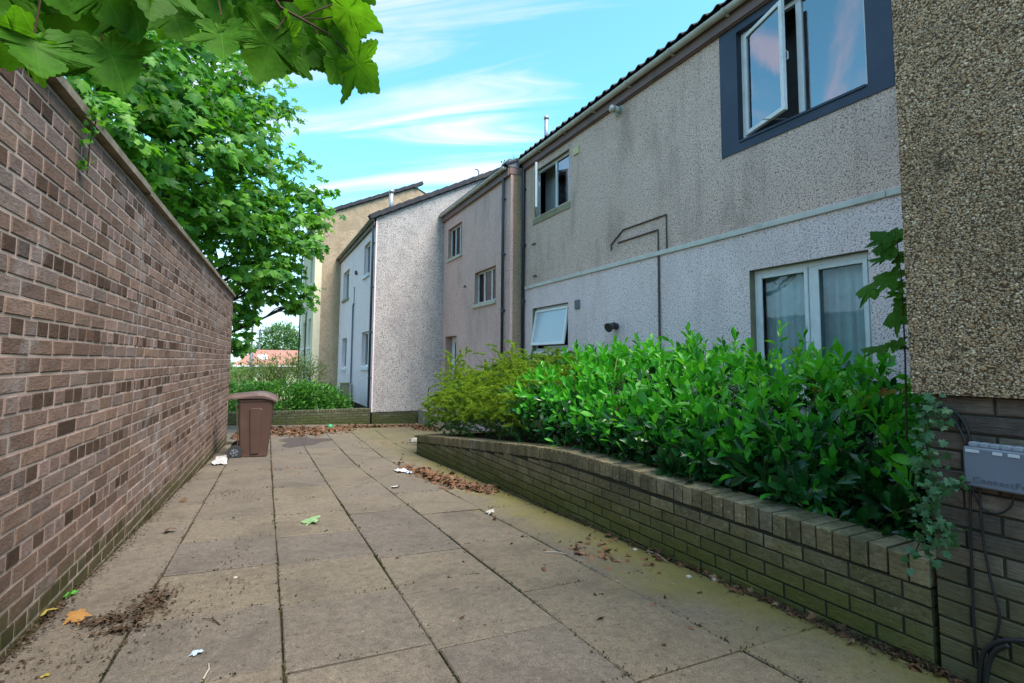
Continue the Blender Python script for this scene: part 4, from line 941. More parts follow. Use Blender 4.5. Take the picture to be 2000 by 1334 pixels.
# ------------------------------------------------------------------ the branch hanging into view overhead, close to the camera
YB0 = 1.28
def nb(x, y, Y=YB0): return atY(x, y-30, Y)
br = thing('overhanging_branch', tuple(nb(300, -120, 1.3)), 'overhanging sycamore branch with large leaves close to the camera at top left', 'branch')
mb = MB(); main = [nb(-420, -260, 1.1), nb(60, -170, 1.2), nb(300, -70, 1.26), nb(475, 0, YB0), nb(540, 26, YB0), nb(572, 28, YB0)]
mb.tube(main, [.012, .010, .0085, .0075, .0065, .007], 8); mb.build('twig', M['twig'], br, True)
mb = MB(); mb.tube([nb(535, 24), nb(548, 45), nb(585, 65), nb(640, 95), nb(680, 135)], [.004, .0032, .003, .0025, .0018], 7); tw = mb.build('twig', M['twig'], br, True)
for pts in ([(585, 65), (620, 50), (652, 38)], [(595, 66), (625, 67), (650, 63)], [(562, 60), (550, 75), (540, 88)], [(610, 75), (625, 105), (640, 140)]):
    mb = MB(); mb.tube([nb(*q) for q in pts], .0016, 6); mb.build('leaf_stalk', M['twig'], br)
for pts in ([(85, -60), (82, 10), (74, 60), (66, 96)], [(200, -60), (195, 60), (200, 108)], [(120, -60), (130, 10), (140, 30)], [(430, -40), (425, 20), (432, 60)], [(320, -50), (325, 15), (330, 40)]):
    mb = MB(); mb.tube([nb(*q) for q in pts], .0018, 6); mb.build('leaf_stalk', M['twig'], br)
near = []    # base pixel, tip pixel, size in pixels of the axis, depth
for bx, by, tx, ty, Y in ((66, 96, 70, 190, 1.25), (66, 96, -40, 130, 1.24), (205, 108, 260, 215, 1.28), (150, 30, 135, 115, 1.34), (130, 10, 90, 70, 1.36), (250, 20, 300, 110, 1.24), (190, -10, 235, 70, 1.22),
                          (330, 40, 360, 105, 1.33), (370, 15, 395, 80, 1.36), (300, -30, 290, 60, 1.2), (60, -30, 40, 50, 1.34), (10, -20, -30, 60, 1.25), (400, -20, 420, 60, 1.28),
                          (432, 82, 445, 150, 1.28), (500, 10, 470, 95, 1.33), (540, 88, 505, 180, 1.29), (545, 85, 585, 140, 1.31), (470, 30, 440, 95, 1.38), (575, 50, 540, 110, 1.34), (600, 80, 575, 160, 1.33),
                          (652, 38, 735, 70, 1.27), (648, 30, 720, -25, 1.29), (650, 63, 665, 120, 1.31), (680, 135, 745, 195, 1.26), (675, 130, 640, 185, 1.30), (610, 20, 650, -50, 1.33), (560, 10, 610, 75, 1.36), (520, -20, 560, 50, 1.34),
                          (640, 110, 600, 155, 1.34), (690, -20, 730, 30, 1.3), (470, -30, 500, 50, 1.31), (350, -30, 370, 50, 1.3), (620, -10, 660, 60, 1.36), (590, 100, 560, 165, 1.36), (240, -40, 190, 50, 1.34), (430, 40, 400, 110, 1.4), (110, -40, 150, 60, 1.3)):
    a_ = nb(bx, by, Y); e_ = nb(tx, ty, Y + random.uniform(-.02, .05)); near.append((a_, e_))
for i in range(62):                   # a second layer of leaves farther up the branch
    Y = random.uniform(1.42, 1.75); bx = random.uniform(-60, 690); by = random.uniform(-60, 45) - (30 if bx > 560 else 0) + (25 if bx < 250 else 0); an = random.uniform(-.9, .9); L_ = random.uniform(48, 72)
    near.append((nb(bx, by, Y), nb(bx+L_*math.sin(an), by+L_*math.cos(an), Y+random.uniform(-.03, .06))))
P = np.array([a_ for a_, _ in near]); A = np.array([e_-a_ for a_, e_ in near]); S = np.linalg.norm(A, axis=1)*1.05
S = np.clip(S*1.0, .085, .142)
vd = unit(P-CAM); Nn = unit(np.array([0, 0, 1.0]) + vd*.95 + rng.normal(size=P.shape)*.22)
scatter('leaf', SYC_NEAR, P, A, Nn, S, M['syc_near'], br, 300, 'leaf', np.ones(len(P)))

# ------------------------------------------------------------------ trailing plant on the wall top, dead twig
vn = thing('trailing_vine', tuple(lw(3.05, -.03, 2.5)), 'small green vine trailing down from the coping of the left wall', 'vine')
pth = [lw(3.03, -.06, 2.57), lw(3.06, -.07, 2.46), lw(3.10, -.04, 2.36), lw(3.13, -.03, 2.22)]; mb = MB(); mb.tube(pth, .003, 6); mb.build('stem', M['twig'], vn)
t_ = rng.random(46); base = np.array([np.array([np.interp(q, [0, .33, .66, 1], [p_[i] for p_ in pth]) for i in range(3)]) for q in t_]) + rng.normal(size=(46, 3))*np.array([.012, .03, .012])
scatter('leaf', IVY, base, unit(rng.normal(size=(46, 3)) + [0, 0, -.9]), unit(rng.normal(size=(46, 3))*.6 + [1, -.4, .3]), rng.uniform(.02, .04, 46), M['syc'], vn, 46, 'leaf', np.ones(46))
dt = thing('dead_twig', tuple(lw(3.55, .1, 2.55)), 'pale dead twig sticking up over the coping of the left wall', 'twig')
mb = MB()
for e in ([.0, .12], [.16, .05]): mb.tube([lw(3.50, .1, 2.54), lw(3.58, .1, 2.60+e[0]*.3), lw(3.74, .12, 2.62+e[1]*.2), lw(3.95, .15, 2.58+e[1]*.3)], [.005, .004, .003, .002], 5)
mb.build('twig', M['twig_pale'], dt)

# ------------------------------------------------------------------ the laurel in the planter
la = thing('laurel_shrub', (3.7, 3.8, .45), 'glossy bright green laurel shrub filling the brick planter', 'shrub')
def HL(x, y):      # top of the shrub
    ridge = np.interp(y, [1.3, 1.7, 2.2, 3.0, 3.6, 4.6, 5.3, 6.2, 7.2], [.74, .92, 1.14, 1.26, 1.32, 1.42, 1.26, 1.18, .90])
    rise = np.interp(x, [2.5, 2.75, 3.1, 3.6, 5.4], [.16, .40, .70, 1.0, 1.02])
    return .45 + (ridge-.45)*rise
P, A, Nn, S, SHADED, STEM = [], [], [], [], [], MB()
ns = 1500
for i in range(ns):
    x = 2.62 + (5.1-2.62)*rng.random()**1.5; y = rng.uniform(1.32, 6.9)
    if rng.random() < .30: x = rng.uniform(2.66, 3.05)
    if y < 2.3 and x < 2.85 and rng.random() < .75: continue
    top_ = HL(x, y); depth_ = 0 if rng.random() < .72 else rng.uniform(.08, .45)
    z = max(.50, top_ - depth_*(top_-.45) + rng.normal()*.06 + (.18*rng.random() if rng.random() < .12 else 0))
    front = np.interp(x, [2.5, 2.9, 3.5], [1, .7, .2])
    d = unit(np.array([-.75*front + rng.normal()*.38, -.10 + rng.normal()*.45 - .25*(y < 2), .95 - .45*front + rng.normal()*.22]))
    if x > 3.0 and depth_ == 0 and rng.random() < .16:      # long upright shoots that break the outline
        d = unit(np.array([rng.normal()*.22-.1, rng.normal()*.25, 1.0])); z += rng.uniform(.05, .20)
    tip = np.array([x, y, z]); L = rng.uniform(.16, .30); base_ = tip - d*L
    if i % 3 == 0: STEM.tube([base_ - d*.12 + [0, 0, -.05], base_, tip], [.005, .004, .002], 5, False)
    nl = int(rng.integers(6, 11)); ph = rng.random()*6.28
    e1 = unit(np.cross(d, [0.3, .2, 1.0])); e2 = np.cross(d, e1)
    for j in range(nl):
        f = j/(nl-1); ang = ph + j*2.4; sp = np.interp(f, [0, 1], [1.15, .30]); rad = math.cos(ang)*e1 + math.sin(ang)*e2
        ax = unit(d*math.cos(sp) + rad*math.sin(sp) + np.array([0, 0, .10])); P.append(base_ + d*L*(.15+.85*f)); A.append(ax)
        Nn.append(unit(d - rad*.25 + rng.normal(size=3)*.22)); S.append(rng.uniform(.072, .150)*(1.0 if f < .8 else .85)); SHADED.append(depth_ > .05 or (z < .74 and rng.random() < .75) or (z < .9 and rng.random() < .3))  # inner and low leaves take the darkened copy
P = np.array(P); A = np.array(A); Nn = np.array(Nn); S = np.array(S); SHADED = np.array(SHADED)
ok = (P[:, 1] < 5.35+(P[:, 0]-2.8)*1.75+.25*np.sin(P[:, 2]*9)) & (P[:, 0] < 5.6) & (P[:, 1] > 1.2) & ~((P[:, 1] < 1.19) & (P[:, 0] > 2.44)); P, A, Nn, S, SHADED = P[ok], A[ok], Nn[ok], S[ok], SHADED[ok]
new = ~SHADED  # the rest keep the lighter green
scatter('leaf', LAUREL, P[new], A[new], Nn[new], S[new], M['laurel'], la, 300, 'leaf', score_of(P[new]))
scatter('leaf', LAUREL, P[SHADED], A[SHADED], Nn[SHADED], S[SHADED], M['laurel_shaded'], la, 0, mass='inner_foliage')
n = 3200; x = rng.uniform(2.7, 5.2, n); y = rng.uniform(1.3, 6.8, n); z = .46 + (HL(x, y)-.5)*rng.random(n)*.8
kk = y < 5.2+(x-2.8)*1.75; x, y, z = x[kk], y[kk], z[kk]; n = len(x)
scatter('leaf', LAUREL, np.stack([x, y, z], 1), unit(rng.normal(size=(n, 3)) + [-.2, 0, .5]), unit(rng.normal(size=(n, 3)) + [0, 0, 1]), rng.uniform(.08, .12, n), M['laurel_shaded'], la, 0, mass='inner_foliage')
ids = rng.choice(np.where(new)[0], 26, replace=False); ids = [i for i in ids if proj(P[i])[2] > .3]
scatter('leaf', LAUREL, P[ids]+[0, -.01, .012], A[ids], Nn[ids], S[ids]*.9, M['yellow'], la, 8, 'leaf', np.ones(len(ids)), mass='yellowed_foliage')
scatter('leaf', LAUREL, P[ids[:12]]+[-.02, .03, .02], A[ids[:12]], Nn[ids[:12]], S[ids[:12]]*.9, M['orange'], la, 4, 'leaf', np.ones(12), mass='browned_foliage')
STEM.build('stems', M['stalk'], la)['kind'] = 'stuff'
for i in range(16):
    y = rng.uniform(1.5, 6.6); x = rng.uniform(2.9, 4.2); mb = MB(); mb.tube([(x, y, .38), (x-.05, y+.03, .8), (x-.15+rng.normal()*.1, y+rng.normal()*.15, HL(x, y)-.1)], [.014, .010, .004], 6); mb.build('branch', M['twig'], la)

# ------------------------------------------------------------------ the feathery juniper at the far end of the planter
def sprays(specs, n_need, ln, wd):
    """fine needle sprays along arching stems: thin triangles"""
    V, F = [], []
    for pts in specs:
        pts = np.array(pts); m_ = n_need; t_ = np.sort(rng.random(m_)); seg = np.linspace(0, 1, len(pts)); Q = np.stack([np.interp(t_, seg, pts[:, k]) for k in range(3)], 1)
        dr_ = unit(pts[-1]-pts[0]); d = unit(dr_*.9 + rng.normal(size=(m_, 3))*.55); L = rng.uniform(.5, 1, m_)*ln*(1.15-.5*t_); s_ = unit(np.cross(d, rng.normal(size=(m_, 3))))*wd
        b = len(V); V += list(Q - s_) + list(Q + s_) + list(Q + d*L[:, None]); F += [(b+i, b+m_+i, b+2*m_+i) for i in range(m_)]
    return np.array(V), np.array(F)
ju = thing('juniper_shrub', (3.4, 7.6, .1), 'feathery yellow green juniper arching over the far end of the planter', 'shrub')
specs, dark, stems = [], [], MB()
for i in range(1500):
    y = rng.uniform(5.0, 8.45); x = rng.uniform(2.62, 4.2); h_ = np.interp(y, [5.4, 6.5, 7.4, 8.4, 9.3], [.80, 1.0, 1.0, .85, .55])*np.interp(x, [2.5, 2.9, 3.6, 4.3], [.55, .85, 1.15, 1.25])
    z = np.interp(y, [5, 8.5], [.38, .06]) + h_*rng.random()**.6; ang = rng.uniform(-2.6, -.5) if rng.random() < .75 else rng.uniform(0, 6.28)
    ang = rng.normal(math.pi, 1.0); d = np.array([math.cos(ang)*.8, math.sin(ang)*.9 + .10, rng.uniform(-.1, .6)]); L = rng.uniform(.22, .42); p0 = np.array([x, y, z]) - d*L*.4
    path = [p0, p0 + d*L*.5 + [0, 0, .05], p0 + d*L + [0, 0, -.02]]
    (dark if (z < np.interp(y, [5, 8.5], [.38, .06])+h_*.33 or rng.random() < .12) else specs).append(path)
for i in range(44):
    y = rng.uniform(5.9, 8.7); x = rng.uniform(3.1, 4.2); L = rng.uniform(.6, 1.15); d = unit(np.array([rng.normal()*.35-.2, rng.normal()*.5+.2, 1.0])); p0 = np.array([x, y, .5]); path = [p0, p0+d*L*.5, p0+d*L*.85+[-.05, .05, 0], p0+d*L+[-.12, .10, -.03]]
    stems.tube(path, [.008, .006, .004, .002], 5, False)
    for j in range(9):
        t_ = .35+.65*j/8; q = p0+d*L*t_; s_ = unit(rng.normal(size=3)+[-.3, 0, .4])*rng.uniform(.12, .26); specs.append([q, q+s_*.6, q+s_+[0, 0, -.03]])
V, F = sprays(specs, 150, .06, .0042); o = bpy.data.objects.new('foliage', np_mesh('foliage', V, F, M['juniper'])); link(o, ju); o['kind'] = 'stuff'
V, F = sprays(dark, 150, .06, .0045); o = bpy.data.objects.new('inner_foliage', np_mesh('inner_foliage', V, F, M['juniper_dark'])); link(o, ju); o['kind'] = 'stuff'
stems.build('stems', M['twig'], ju)['kind'] = 'stuff'

# ------------------------------------------------------------------ sapling and ivy by the brown block
sp_ = thing('maple_sapling', (3.35, 1.78, .4), 'young maple sapling with stacked leaves beside the brown pebbledashed block', 'sapling')
def sp(x, y, X=3.3): return atX(x, y, X)
st = [sp(1772, 900), sp(1768, 700), sp(1762, 560), sp(1752, 470), sp(1748, 452)]; mb = MB(); mb.tube(st, [.006, .005, .004, .003, .002], 6); mb.build('stem', M['twig'], sp_)
prs = [((1742, 470), (1700, 448)), ((1748, 480), (1705, 485)), ((1750, 460), (1770, 445)), ((1745, 500), (1682, 503)), ((1748, 505), (1765, 505)), ((1752, 545), (1700, 535)), ((1745, 560), (1770, 548)), ((1712, 562), (1648, 560)), ((1762, 575), (1740, 562)), ((1765, 590), (1750, 580)),
       ((1765, 612), (1708, 628)), ((1760, 615), (1775, 600)), ((1765, 665), (1740, 672)), ((1730, 680), (1680, 672)), ((1740, 668), (1770, 672))]
P = np.array([sp(*a_) for a_, _ in prs]); E_ = np.array([sp(*b_) for _, b_ in prs]); A = E_-P; Ls = np.linalg.norm(A, axis=1)
for q in P:
    zz_ = np.interp(q[2], [s_[2] for s_ in st], range(len(st))); i0 = min(int(zz_), len(st)-2); s0 = st[i0] + (st[i0+1]-st[i0])*(zz_-i0); mb = MB(); mb.tube([s0-[0, 0, .02], (s0+q)/2, q], .0015, 5); mb.build('leaf_stalk', M['twig'], sp_)
scatter('leaf', SYC_NEAR, P, A, unit(np.array([[-.75, -.75, .8]])+rng.normal(size=P.shape)*.25), np.clip(Ls*1.05, .06, .13), M['syc_near'], sp_, 40, 'leaf', np.ones(len(P)))
iv = thing('ivy', (2.45, 1.15, .5), 'ivy with pale veined leaves climbing the corner of the brown block beside the planter', 'ivy')
def iy(x, y, X=2.44): return atX(x, y, X)
runs = [[(1795, 790), (1800, 860), (1812, 930), (1815, 1000), (1800, 1050), (1785, 1085)], [(1805, 800), (1812, 880), (1822, 960), (1820, 1040), (1812, 1085)], [(1815, 975), (1845, 950), (1870, 940), (1895, 942)], [(1820, 1030), (1845, 1040), (1862, 1045)], [(1800, 790), (1820, 800), (1840, 815)]]
P, A = [], []
for run in runs:
    pp = [iy(*q) for q in run]; mb = MB(); mb.tube(pp, .0028, 6); mb.build('stem', M['twig'], iv)
    m_ = len(run)*11; t_ = rng.random(m_)*(len(run)-1); Q = np.array([pp[min(int(q), len(pp)-2)]*(1-(q-min(int(q), len(pp)-2))) + pp[min(int(q), len(pp)-2)+1]*(q-min(int(q), len(pp)-2)) for q in t_])
    sp2 = .012 if len(run) == 4 else .026; P.append(Q + rng.normal(size=(m_, 3))*np.array([.016, sp2, sp2]) - [.01, 0, 0]); A.append(unit(rng.normal(size=(m_, 3)) + [-.3, 0, -.8]))
P = np.concatenate(P); A = np.concatenate(A); scatter('leaf', IVY, P, A, unit(rng.normal(size=P.shape)*.5 + [-1, -.3, .5]), rng.uniform(.018, .038, len(P)), M['ivy'], iv, 300, 'leaf', np.ones(len(P)))

# ------------------------------------------------------------------ hedge, shrubs and far trees
def bush(name, label, cat, boxes, n, size, mat, tmpl, stems_=0, stem_mat='bark', group=None, up=.6):
    c0 = boxes[0]; th_ = thing(name, (c0[0], c0[1], c0[2]-c0[5]), label, cat, group); P = []
    tot = sum(b[3]*b[4]*b[5] for b in boxes)
    for (cx, cy, cz, rx, ry, rz) in boxes:
        m_ = int(n*rx*ry*rz/tot); d = unit(rng.normal(size=(m_, 3))); r_ = rng.random(m_)**.28; q = np.sign(d)*np.abs(d)**.75; P.append(np.array([cx, cy, cz]) + q*r_[:, None]*np.array([rx, ry, rz])*(1+.16*np.sin(q[:, :1]*9+q[:, 1:2]*7+cx*5)))
    P = np.concatenate(P); P = P[P[:, 2] > c0[2]-c0[5]-.1]; m_ = len(P); out = unit(P - np.array(c0[:3]) + [0, 0, .3])
    scatter('leaf', tmpl, P, unit(out + rng.normal(size=(m_, 3))*.6 + [0, 0, up*.5]), unit(rng.normal(size=(m_, 3))*.6 + out*.4 + [0, 0, .6]), rng.uniform(*size, m_), M[mat], th_)
    for i in range(stems_):
        b = boxes[i % len(boxes)]; mb = MB(); x0 = b[0]+rng.normal()*b[3]*.25; y0 = b[1]+rng.normal()*b[4]*.25
        mb.tube([(x0, y0, b[2]-b[5]-.1), (x0+rng.normal()*.1*b[3], y0, b[2]), (b[0]+rng.normal()*b[3]*.5, b[1]+rng.normal()*b[4]*.4, b[2]+b[5]*.75)], [.02*b[5]+.005, .014*b[5]+.003, .003], 6); mb.build('stem', M[stem_mat], th_)
    return th_
SM = [oval_leaf(.26, 0, .05, .15, 2)]
bush('box_hedge', 'clipped dark green hedge behind the low garden wall', 'hedge', [(.9, 16.5, .18, 1.0, .75, .50), (-.3, 16.5, .18, .95, .75, .50), (1.75, 16.5, .14, .75, .72, .46), (2.25, 16.4, .0, .52, .6, .30), (-1.5, 16.5, .15, .9, .7, .45)], 17000, (.06, .11), 'hedge', SM, 8)
bush('olive_shrub', 'loose olive green shrub standing behind the clipped hedge', 'shrub', [(.9, 18.7, .55, 1.0, .6, .95), (.2, 18.9, .40, .8, .6, .80), (1.6, 18.8, .5, .75, .5, .95)], 7000, (.07, .13), 'olive', [oval_leaf(.15, 0, .04, .2, 2)], 16, up=1.2)
bush('bright_shrub', 'yellow green shrub beside the tall wall behind the hedge', 'shrub', [(-.55, 19.6, .35, .8, .5, .8)], 2200, (.06, .10), 'hedge', SM, 6)
q = atY(549, 662, 62)
bush('broad_tree', 'round green tree standing behind the pink roofed bungalow', 'tree', [(q[0], 62, q[2]-.4, 2.0, 1.8, 2.0), (q[0]-1.2, 62, q[2]-1.4, 1.5, 1.5, 1.3), (q[0]+1.5, 62, q[2]-1.1, 1.5, 1.5, 1.3), (q[0]+.2, 62, q[2]+.5, 1.0, 1.0, 1.2)], 4200, (.22, .4), 'fartree', SM, 6)
q = atY(470, 690, 40); bush('garden_bush', 'pale bush at the foot of the bungalow wall', 'bush', [(q[0]-.4, 41, -.4, .9, .8, 1.1), (q[0]-1.4, 41, -.4, .9, .8, 1.2)], 1400, (.12, .2), 'olive', SM, 3)
wd = thing('gutter_weeds', (PXF+.12, PYA+.15, 6.1), 'small green weeds growing in the roof valley between the grey and pink houses', 'weeds')
n = 70; P = np.array([PXF+.15, PYA+.2, 6.10]) + rng.normal(size=(n, 3))*np.array([.10, .10, .03]); P[:, 2] = np.maximum(P[:, 2], 6.10)
scatter('leaf', SM, P, unit(rng.normal(size=(n, 3))*.6+[0, 0, 1]), unit(rng.normal(size=(n, 3))), rng.uniform(.06, .13, n), M['hedge'], wd, n, 'leaf', np.ones(n))

# ================================================================== wheelie bin
bx0, by0 = .085, 8.86; bz = float(gz(bx0, by0))
bn = thing('wheelie_bin', (bx0, by0, bz), 'brown plastic wheelie bin standing on the paving near the end of the tall wall', 'bin')
BT = Matrix.Translation((bx0, by0, bz)) @ Matrix.Rotation(R(-4), 4, 'Z')
def bput(mb, nm, mat, par=bn, smooth=False):
    mb.v = [tuple(BT @ Vector(q)) for q in mb.v]; return mb.build(nm, M[mat], par, smooth)
def loft(rings):
    mb = MB(); V = [p_ for rg in rings for p_ in rg]; n = len(rings[0]); F = []
    for i in range(len(rings)-1):
        for j in range(n): F.append((i*n+j, i*n+(j+1) % n, (i+1)*n+(j+1) % n, (i+1)*n+j))
    F.append(tuple(range(n-1, -1, -1))); F.append(tuple((len(rings)-1)*n+j for j in range(n))); return mb.add(V, F)
def rrect(x0, x1, y0, y1, z, r=.035, k=3):
    out = []
    for cx, cy, a0 in ((x1-r, y1-r, 0), (x0+r, y1-r, 90), (x0+r, y0+r, 180), (x1-r, y0+r, 270)):
        for i in range(k+1): a_ = R(a0+90*i/k); out.append((cx+r*math.cos(a_), cy+r*math.sin(a_), z))
    return out
# length of the bin runs along x: hinge and wheels at -x, front at +x
bput(loft([rrect(-.185, .195, -.215, .215, .02), rrect(-.185, .195, -.215, .215, .06), rrect(-.215, .262, -.255, .255, .82), rrect(-.228, .275, -.265, .265, .835), rrect(-.228, .275, -.265, .265, .865)]), 'body', 'bin')
mb = MB()                             # pressed panel with a rounded top on the side that faces the camera
def side_y(z): return -.215 - .040*(z-.06)/.76 - .003
pan = [(-.035, .06), (-.065, .68), (-.06, .715), (-.04, .735), (.085, .735), (.11, .715), (.115, .68), (.085, .06)]
V = [(x, side_y(z), z) for x, z in pan] + [((x-.025)*.84+.025, side_y(z)-.012, z*.985+.004) for x, z in pan]; n = len(pan)
mb.add(V, [(i, (i+1) % n, n+(i+1) % n, n+i) for i in range(n)] + [tuple(range(n, 2*n))]); bput(mb, 'side_panel', 'bin')
mb = MB(); mb.add([(-.20, side_y(.06)-.004, .06), (-.185, side_y(.06)-.004, .06), (-.225, side_y(.8)-.004, .8), (-.24, side_y(.8)-.004, .8)], [(0, 1, 2, 3)]); bput(mb, 'side_rib', 'bin')
# lid: high at the hinge side, sloping down to the front, with a dished top
lidx = [-.345, -.29, -.20, -.08, .04, .13, .20, .27, .315]; lidz = [.925, .935, .94, .955, .965, .958, .935, .900, .872]
mb = MB(); V = []; cols = (-.285, -.24, -.13, .13, .24, .285); dzc = (-.045, .0, .006, .006, .0, -.045)
for x, z in zip(lidx, lidz):
    for c_, d_ in zip(cols, dzc): V.append((x, c_, z + d_*(1 if abs(c_) > .26 else 1) - (.018 if (abs(c_) < .2 and -.02 < x < .24) else 0)))
nx_, ny_ = len(lidx), len(cols); F = [(i*ny_+j, (i+1)*ny_+j, (i+1)*ny_+j+1, i*ny_+j+1) for i in range(nx_-1) for j in range(ny_-1)]
b = len(V); low = [.86, .862, .865, .868, .868, .862, .848, .825, .812]
for x, z in zip(lidx, low):
    for c_ in (-.287, .287): V.append((x, c_, z+.012))
for i in range(nx_-1): F += [(i*ny_, b+i*2, b+(i+1)*2, (i+1)*ny_), (i*ny_+ny_-1, (i+1)*ny_+ny_-1, b+(i+1)*2+1, b+i*2+1)]
F += [tuple([j for j in range(ny_)] + [b+1, b]), tuple([(nx_-1)*ny_+j for j in reversed(range(ny_))] + [b+2*(nx_-1), b+2*(nx_-1)+1])]
mb.add(V, F); lid = bput(mb, 'lid', 'bin_lid')
mb = MB(); mb.tube([(-.34, -.22, .885), (-.34, .22, .885)], .016, 10); bput(mb, 'hinge_handle', 'bin_lid')
for sy in (-.27, .25):
    mb = MB(); mb.tube([(-.235, sy-.03, .10), (-.235, sy+.03, .10)], .10, 20); wh = bput(mb, 'wheel', 'rubber')
    mb = MB(); mb.tube([(-.235, sy-.034, .10), (-.235, sy-.028, .10)], .055, 14); mb.tube([(-.235, sy-.04, .10), (-.235, sy-.03, .10)], .02, 10); bput(mb, 'hub', 'lead', wh)
    for k in range(5):
        a_ = k*1.2566; mb = MB(); mb.tube([(-.235+.018*math.cos(a_), sy-.036, .10+.018*math.sin(a_)), (-.235+.052*math.cos(a_), sy-.036, .10+.052*math.sin(a_))], .007, 6); bput(mb, 'spoke', 'rubber', wh)
mb = MB(); mb.tube([(-.235, -.26, .10), (-.235, .26, .10)], .014, 8); bput(mb, 'axle', 'steel')

# ================================================================== cable box and cables on the brown block
cb = thing('cable_box', (BX-.03, .86, .85), 'blue grey plastic cable box fixed to the dark brick base at the right edge', 'cable box')
MB().cbox(BX-.055, BX-.003, .70, .995, .843, .992, .006).build('lid', M['box'], cb)
MB().cbox(BX-.040, BX-.002, .705, .975, .992, 1.006, .002).build('back_plate', M['box_edge'], cb)
for i in range(8): MB().cbox(BX-.046, BX-.008, .955-i*.032, .979-i*.032, .993, 1.0095, .002).build('hinge_tab', M['box_edge'], cb)
for y0, y1, z0 in ((.944, .986, .972), (.878, .905, .972), (.83, .862, .972)): MB().box(BX-.0575, BX-.055, y0, y1, z0, z0+.011).build('paper_label', M['label_paper'], cb)
cu = bpy.data.curves.new('lettering', 'FONT'); cu.body = 'ConnectPoint'; cu.size = .030; cu.extrude = .0012; cu.space_character = 1.15
tmp = bpy.data.objects.new('lettering', cu); C.objects.link(tmp); dg = bpy.context.evaluated_depsgraph_get(); me = bpy.data.meshes.new_from_object(tmp.evaluated_get(dg)); C.objects.unlink(tmp); bpy.data.objects.remove(tmp)
me.materials.clear(); me.materials.append(M['ink'])
T = basis(np.array([0, -1.0, 0]), ZU, np.array([-1.0, 0, 0]), np.array([BX-.0556, .968, .862])); link(bpy.data.objects.new('lettering', me), cb, T)
def bundle(name, label, paths, r):
    th_ = thing(name, (BX, paths[0][0][1], paths[0][0][2]), label, 'cable')
    for pp in paths: mb = MB(); mb.tube(pp, r, 8); mb.build('cable', M['cable'], th_, True)
    return th_
def smooth_path(pts, k=5):
    pts = np.array(pts, float); out = []
    for i in range(len(pts)-1):
        p0, p1, p2, p3 = pts[max(i-1, 0)], pts[i], pts[i+1], pts[min(i+2, len(pts)-1)]
        for t_ in np.linspace(0, 1, k, endpoint=False): out.append(.5*((2*p1)+(-p0+p2)*t_+(2*p0-5*p1+4*p2-p3)*t_**2+(-p0+3*p1-3*p2+p3)*t_**3))
    return out + [pts[-1]]
cp_ = lambda L, X=BX-.014: smooth_path([(X, y_, z_) for y_, z_ in L])
bundle('black_cables', 'pair of black cables curving down into the top of the cable box', [cp_([(1.13, 1.126), (1.06, 1.13), (1.015, 1.10), (.992, 1.05), (.985, .99)]), cp_([(1.13, 1.118), (1.085, 1.118), (1.035, 1.085), (1.008, 1.03), (.998, .99)], BX-.018)], .0055)
bundle('black_cables', 'two thin black cables hanging straight down below the cable box', [cp_([(.992, .85), (1.0, .70), (1.003, .54), (1.006, .30), (.998, .12), (.99, .02)]), cp_([(.963, .85), (.962, .66), (.945, .50), (.927, .40), (.935, .33), (.965, .22), (.985, .06)], BX-.02)], .0048)
bundle('looped_cable', 'slack grey cable loop just under the cable box', [cp_([(.99, .845), (.97, .775), (.935, .752), (.90, .762), (.872, .80), (.868, .845)], BX-.016)], .0035)
bundle('thick_black_cable', 'thick black cable coiling out of the ground at the bottom right corner', [cp_([(1.0, .02), (.985, .20), (.955, .27), (.90, .315), (.82, .335), (.70, .30)], BX-.03), cp_([(.985, .02), (.97, .16), (.945, .25), (.90, .30)], BX-.034)], .0085)

# ================================================================== litter, fallen leaves, debris
SY1 = SYC_NEAR[1]
def fallen(name, label, cat, px_, py_, size, mat, rot, tmpl=None, tilt=.15):
    V, F = tmpl or SY1; g_ = atG(px_, py_); V = np.array(V); V = V - V.mean(0); zmin = (V[:, 2]).min()
    me = MB().add(V, F).mesh(name); me.materials.append(M[mat]); o = bpy.data.objects.new(name, me)
    o.matrix_basis = Matrix.Translation((g_[0], g_[1], g_[2]+.004+abs(zmin)*size)) @ Matrix.Rotation(tilt, 4, 'X') @ Matrix.Rotation(R(rot), 4, 'Z') @ Matrix.Scale(size, 4); C.objects.link(o); return tag(o, label, cat)
fallen('fallen_leaf', 'pale green fallen maple leaf lying on the paving in the middle', 'leaf', 608, 1021, .105, 'greenleaf', 70)
fallen('fallen_leaf', 'orange brown fallen leaf lying at the foot of the tall wall', 'leaf', 150, 1213, .058, 'orange', 200, SYC_NEAR[4])
fallen('fallen_leaf', 'curled yellow leaf at the foot of the tall wall', 'leaf', 88, 1205, .06, 'yellow', 40, SYC_NEAR[4])
fallen('fallen_leaf', 'small rusty leaf on the left paving near the tall wall', 'leaf', 358, 980, .05, 'dead', 120, SYC_NEAR[4])
fallen('fallen_leaf', 'red brown leaf strip on the paving left of the long joint', 'leaf', 330, 1040, .06, 'dead', 20, SYC_NEAR[4])
fallen('fallen_leaf', 'tiny yellow leaf on the paving at the bottom left corner', 'leaf', 88, 1323, .022, 'yellow', 10)
fallen('fallen_leaf', 'curled brown leaf on the yellowish paving beside the planter wall', 'leaf', 1190, 1049, .055, 'dead', 10, SYC_NEAR[4])
fallen('fallen_leaf', 'yellow leaf on the paving just in front of the bin wheel', 'leaf', 452, 893, .07, 'yellow', 0, SYC_NEAR[4])
fallen('fallen_leaf', 'brown leaf crumpled at the joint beside the leaf heap', 'leaf', 958, 1003, .06, 'stone', 60, SYC_NEAR[4])
fallen('fallen_leaf', 'pale blue scrap shaped like a leaf on the near paving', 'leaf', 383, 1279, .034, 'paper_blue', 30)
